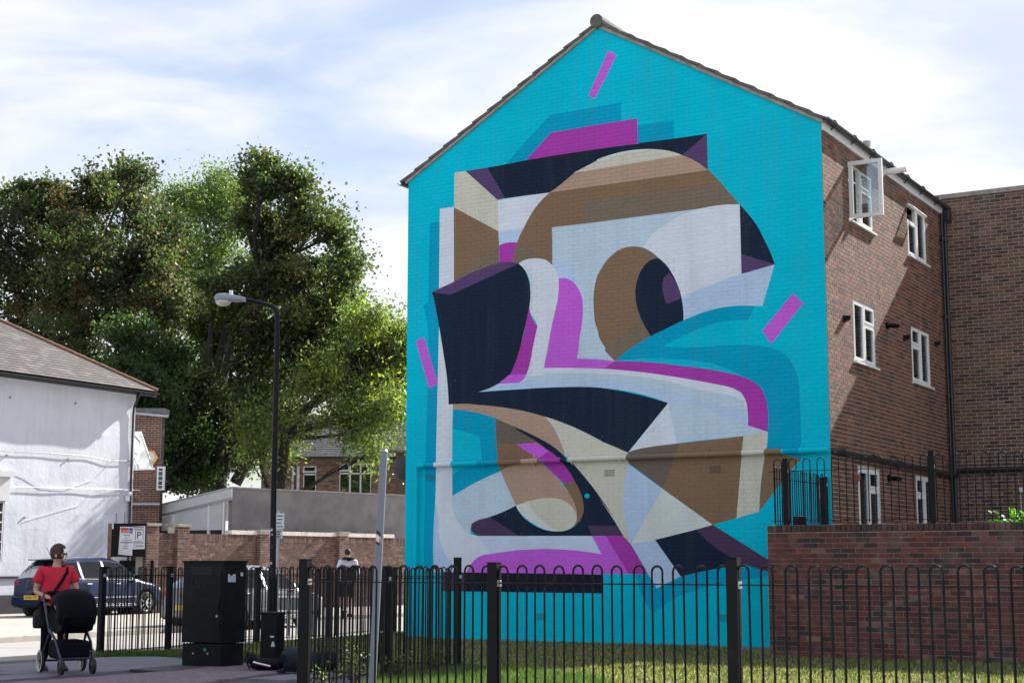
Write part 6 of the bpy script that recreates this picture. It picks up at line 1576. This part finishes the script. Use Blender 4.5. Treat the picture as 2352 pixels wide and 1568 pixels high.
# woman in red: faces the pushchair, head turned over her left shoulder
WP = foot(121, 21.05, 1530)
wom = thing('person', 'woman in red short sleeved shirt and dark glasses pushing the black pushchair, looking right', 'person', (WP.x, WP.y, 0), math.radians(26))
Hm = 1.6
v, e, r = body_graph(Hm, [(-.09, 0, .84), (.09, 0, .84)], [(-.1, -.04, .45), (.1, -.12, .46)], [(-.11, .1, .08), (.1, -.06, .08)], [(-.19, .0, 1.3), (.19, 0, 1.3)], [(-.26, .03, 1.02), (.27, -.02, 1.03)], [(-.17, -.3, .965), (.2, -.34, .97)], (0.02, -.03, 1.49), (0, 0, 1.36), 1.12, [(-.12, -.04, .04), (.11, -.2, .04)])
skin('body', v, e, r, m_skin, wom)
# clothes
skin('shirt', [(0, 0, .84), (0, -.01, .98), (0, 0, 1.15), (0, .0, 1.285), (0, 0, 1.325), (-.18, 0, 1.295), (-.245, .02, 1.12), (.18, 0, 1.295), (.25, 0, 1.12)], [(0, 1), (1, 2), (2, 3), (3, 4), (3, 5), (5, 6), (3, 7), (7, 8)], [(.22, .17), (.205, .16), (.195, .15), (.13, .105), (.085, .07), (.085, .085), .082, (.085, .085), .082], m_red, wom)
skin('trousers', [(0, 0, .86), (-.09, 0, .78), (-.1, -.03, .45), (-.11, .09, .12), (.09, 0, .78), (.1, -.1, .46), (.1, -.05, .12)], [(0, 1), (1, 2), (2, 3), (0, 4), (4, 5), (5, 6)], [(.18, .14), .115, .08, .055, .115, .08, .055], m_blk, wom)
hrot = Matrix.Translation((.02, -.03, 1.5)) @ Matrix.Rotation(math.radians(58), 4, 'Z')
q = MB()
n_, k_ = 18, 12; vs_ = []; fs_ = []
for i in range(k_+1):
    a = math.pi*i/k_
    for j in range(n_):
        b = 2*math.pi*j/n_; x, y, z = .094*math.sin(a)*math.cos(b), .112*math.sin(a)*math.sin(b)+.012, -.118*math.cos(a)+.035
        w = 1+.05*math.sin(j*3.1+i*1.7); vs_.append((x*w, y*w, z*w))
for i in range(k_):
    for j in range(n_):
        c = Vector(vs_[i*n_+j]); 
        face = c.y < -.045 and c.z < .075
        if face or c.z < -.065: continue
        fs_.append((i*n_+j, i*n_+(j+1) % n_, (i+1)*n_+(j+1) % n_, (i+1)*n_+j))
q.add(vs_, fs_, None, 0, hrot); hr_ = q.build('hair', m_hair, wom, world=False, sm=True); so = hr_.modifiers.new('s', 'SOLIDIFY'); so.thickness = .012
q = MB(); q.add([(0, -.118, -.0), (-.014, -.092, -.022), (.014, -.092, -.022), (0, -.085, .03), (0, -.1, -.03)], [(0, 1, 3), (0, 3, 2), (0, 4, 1), (0, 2, 4)], None, 0, hrot); q.ell((0, -.082, -.075), (.03, .022, .022), 8, 5, hrot); q.ell((.08, .01, -.005), (.012, .022, .032), 8, 5, hrot); q.ell((-.08, .01, -.005), (.012, .022, .032), 8, 5, hrot); q.build('face', m_skin, wom, world=False, sm=True)
q = MB(); q.ell((0, -.09, -.05), (.022, .008, .006), 8, 4, hrot); q.build('mouth', M_('lips', (.35, .1, .09), .5), wom, world=False)
q = MB(); q.ell((-.034, -.086, .016), (.027, .01, .017), 10, 6, hrot); q.ell((.034, -.086, .016), (.027, .01, .017), 10, 6, hrot); q.tube([hrot @ Vector(p) for p in ((-.066, -.085, .024), (-.085, -.0, .02))], .005, 5); q.tube([hrot @ Vector(p) for p in ((.066, -.085, .024), (.085, 0, .02))], .005, 5); q.tube([hrot @ Vector(p) for p in ((-.02, -.1, .022), (.02, -.1, .022))], .005, 5); q.build('sunglasses', m_gutter, wom, world=False)
q = MB(); sp3 = [(.13, -.06, 1.335), (.12, -.11, 1.28), (.04, -.168, 1.15), (-.05, -.178, 1.02), (-.14, -.13, .92), (-.2, -.05, .86)]
for a, b in zip(sp3, sp3[1:]): q.tube([a, b], .02, 5)
q.tube([(.13, -.06, 1.335), (.14, .06, 1.34), (.05, .15, 1.2), (-.12, .14, .95), (-.2, .02, .86)], .018, 5); q.build('bag_strap', m_blk, wom, world=False)
for i, (x, y) in enumerate(((-.12, -.05), (.11, -.2))):
    q = MB(); q.bbox((x, y+.04, .018), (.09, .25, .034), .012); sh_ = q.build('sandal', m_hair, wom, world=False); q = MB(); q.tube([(x-.045, y, .03), (x, y, .085), (x+.045, y, .03)], .012, 5); q.tube([(x-.045, y+.08, .03), (x, y+.07, .1), (x+.045, y+.08, .03)], .012, 5); q.build('sandal_strap', M_('pinkish_strap', (.3, .15, .14), .6), sh_, world=False)
# handbag hanging at her side is a thing of its own
hbp = wom.location+Matrix.Rotation(math.radians(26), 3, 'Z') @ Vector((-.2, -.06, .0))
hbg = thing('shoulder_bag', 'soft dark grey shoulder bag hanging at the hip of the woman in red', 'bag', (hbp.x, hbp.y, .66), math.radians(26))
bb = blob((0, 0, 0), (.1, .065, .15), 9); bb.build('pouch', M_('dark_grey_leather', (.02, .022, .027), .6, spec=.2, bump=.5, bscale=10, noise=.2), hbg, world=False, sm=True)
q = MB(); q.tube([(-.1, 0, .13), (0, 0, .2), (.12, 0, .13)], .012, 5); q.build('flap_edge', m_blk, hbg, world=False)

# pushchair
PCc = (foot(97, 20.6, 1537)+foot(143, 20.0, 1545)+foot(203, 20.35, 1541)+foot(189, 20.95, 1535))/4
prm = thing('pushchair', 'black pushchair with big hood and white rimmed back wheels pushed by the woman in red', 'pushchair', (PCc.x, PCc.y, 0), math.radians(31))
m_al = M_('dark_anodised_frame', (.05, .055, .075), .25, .8); m_hood = M_('black_hood_fabric', (.004, .005, .008), .8, spec=.1, bump=.35, bscale=12)
# local: forward is -y
def wheel(c, r, w, rimm, nm='wheel'):
    MM = Matrix.Translation(c) @ Matrix.Rotation(math.pi/2, 4, 'Y'); q = MB(); t = r*.16
    prof = [(r-t, -w), (r-t*.3, -w), (r, -w*.4), (r, w*.4), (r-t*.3, w), (r-t, w), (r-t, -w)]; q.lathe(prof, 24, MM, cap=False); ty = q.build(nm, m_rubber, prm, world=False, sm=True)
    q = MB(); q.lathe([(r-t*.35, w+.002), (r-t*1.35, w+.002), (r-t*1.35, -w-.002), (r-t*.35, -w-.002)], 24, MM, cap=False)
    q.build('rim', rimm, ty, world=False)
    q = MB(); q.lathe([(.025, -w), (.025, w)], 10, MM)
    for k in range(5):
        a = 2*math.pi*k/5+.3; q.tube([MM @ Vector((.02*math.cos(a), .02*math.sin(a), 0)), MM @ Vector(((r-t)*math.cos(a), (r-t)*math.sin(a), 0))], .009, 5)
    q.build('spokes', m_gutter, ty, world=False)
m_cream = M_('pale_tyre_side', (.6, .58, .54), .6)
for sx_ in (-1, 1):
    wheel((sx_*.27, .36, .145), .145, .022, m_cream); wheel((sx_*.2, -.36, .1), .1, .022, m_gutter)
q = MB()
for sx_ in (-1, 1):
    q.tube([(sx_*.26, .36, .16), (sx_*.24, .18, .42), (sx_*.23, .08, .52)], .016, 8)
    q.tube([(sx_*.2, -.34, .2), (sx_*.22, -.16, .4), (sx_*.23, .1, .54)], .019, 8)
    q.tube([(sx_*.2, -.36, .1), (sx_*.2, -.34, .2)], .022, 8)
q.tube([(-.27, .36, .145), (.27, .36, .145)], .012, 8); q.tube([(-.2, -.33, .2), (.2, -.33, .2)], .012, 8); q.build('chassis', m_al, prm, world=False)
q = MB(); hb_ = [(-.24, .08, .5), (-.25, .3, .8), (-.25, .42, .99), (-.22, .45, 1.01), (.22, .45, 1.01), (.25, .42, .99), (.25, .3, .8), (.24, .08, .5)]
q.tube(hb_, .017, 8); q.build('handlebar', m_al, prm, world=False); q = MB(); q.tube([(-.2, .452, 1.012), (.2, .452, 1.012)], .022, 8); q.build('grip', m_hood, prm, world=False)
q = MB(); q.bbox((0, .02, .3), (.4, .58, .24), .05); q.build('basket', m_hood, prm, world=False)
q = MB(); pts_ = [(-.3, .66), (-.18, .52), (.16, .5), (.34, .56), (.36, .7), (.1, .78), (-.25, .95)]
prof = [(-.42, .72), (-.3, .55), (.0, .5), (.24, .56), (.36, .74), (.2, .8), (-.1, .74), (-.34, .82)]
q.prism([(-.2, y, z) for y, z in prof], (.4, 0, 0)); q.build('seat', m_hood, prm, world=False)
# hood: ribbed canopy
q = MB(); nb, nn = 12, 14; vs_ = []
for i in range(nb+1):
    a = math.radians(-35+190*i/nb); rr = .325*(1-.035*(i % 3 == 1))
    for j in range(nn+1):
        b = math.pi*j/nn; wx_ = .25; cx_ = -math.cos(b)*wx_; env = abs(math.sin(b))**.5
        vs_.append((cx_, -.1-rr*math.cos(a)*(.35+.65*env), .76+rr*.96*math.sin(a)*(.35+.65*env)))
fs_ = [(i*(nn+1)+j, i*(nn+1)+j+1, (i+1)*(nn+1)+j+1, (i+1)*(nn+1)+j) for i in range(nb) for j in range(nn)]
q.add(vs_, fs_); hd2 = q.build('hood', m_hood, prm, world=False, sm=True); so = hd2.modifiers.new('s', 'SOLIDIFY'); so.thickness = .012
q = MB(); q.tube([(-.13, .33, .96), (-.12, .36, .86), (-.1, .34, .8)], .012, 6); q.build('toy_clip', M_('pale_pink', (.6, .4, .42), .6), prm, world=False)

# man walking away on the far pavement
MP = foot(797, 42.6, 1413)
man = thing('person', 'man in white and black top and black shorts walking away on the far pavement', 'person', (MP.x, MP.y, 0), math.radians(180+14))
Hn = 1.8
v, e, r = body_graph(Hn, [(-.1, 0, .93), (.1, 0, .93)], [(-.11, -.16, .53), (.11, .03, .5)], [(-.11, -.2, .1), (.12, .34, .17)], [(-.2, .02, 1.48), (.2, .02, 1.48)], [(-.28, -.04, 1.2), (.28, .1, 1.2)], [(-.27, -.2, 1.0), (.27, -.05, .98)], (0.0, -.05, 1.69), (0, .0, 1.56), 1.05, [(-.11, -.34, .05), (.12, .3, .05)])
skin('body', v, e, r, m_skin, man)
skin('top', [(0, 0, .98), (0, 0, 1.2), (0, .02, 1.42), (0, .02, 1.5), (-.2, .02, 1.475), (-.28, -.03, 1.2), (-.27, -.15, 1.05), (.2, .02, 1.475), (.28, .09, 1.2), (.27, -.0, 1.05)], [(0, 1), (1, 2), (2, 3), (2, 4), (4, 5), (5, 6), (2, 7), (7, 8), (8, 9)], [(.185, .14), (.175, .13), (.16, .13), (.09, .08), .085, .062, .05, .085, .062, .05], m_white if False else M_('white_sweatshirt', (.62, .64, .72), .85, bump=.2, bscale=12), man)
q = MB(); 
def bp(x, z, y=.175): return (x, y, z)
q.prism([bp(-.19, 1.4), bp(-.1, 1.38), bp(0, 1.29), bp(.1, 1.38), bp(.19, 1.4), bp(.19, .98), bp(-.19, .98)], (0, -.06, 0)); q.build('black_back_panel', m_blk, man, world=False)
q = MB(); q.prism([(-.19, .155, 1.545), (0, .165, 1.5), (.19, .155, 1.545), (.1, .06, 1.6), (-.1, .06, 1.6)], (0, -.05, 0)); q.build('hood', m_blk, man, world=False)
skin('shorts', [(0, 0, 1.02), (-.1, 0, .88), (-.12, -.13, .5), (.1, 0, .88), (.12, .0, .47)], [(0, 1), (1, 2), (0, 3), (3, 4)], [(.175, .14), .125, .1, .125, .1], m_blk, man)
q = MB(); q.ell((0, -.035, 1.735), (.088, .105, .1), 14, 8); q.build('hair', M_('short_black_hair', (.012, .01, .01), .7), man, world=False, sm=True)
q = MB(); q.ell((-.085, -.05, 1.68), (.012, .02, .03), 8, 5); q.ell((.085, -.05, 1.68), (.012, .02, .03), 8, 5); q.build('ears', m_skin, man, world=False, sm=True)
for (x, y, z, rx) in ((-.11, -.27, .05, 0), (.12, .36, .1, .9)):
    q = MB(); q.bbox((0, 0, 0), (.1, .29, .1), .035, Matrix.Rotation(rx, 3, 'X')); o = q.build('trainer', m_blk, man, world=False, sm=False); o.location = (x, y, z)
    q = MB(); q.tube([(0, .0, .06), (0, .0, .13)], .05, 10); s2 = q.build('sock', m_paper, man, world=False); s2.location = (x, y+.06, z)
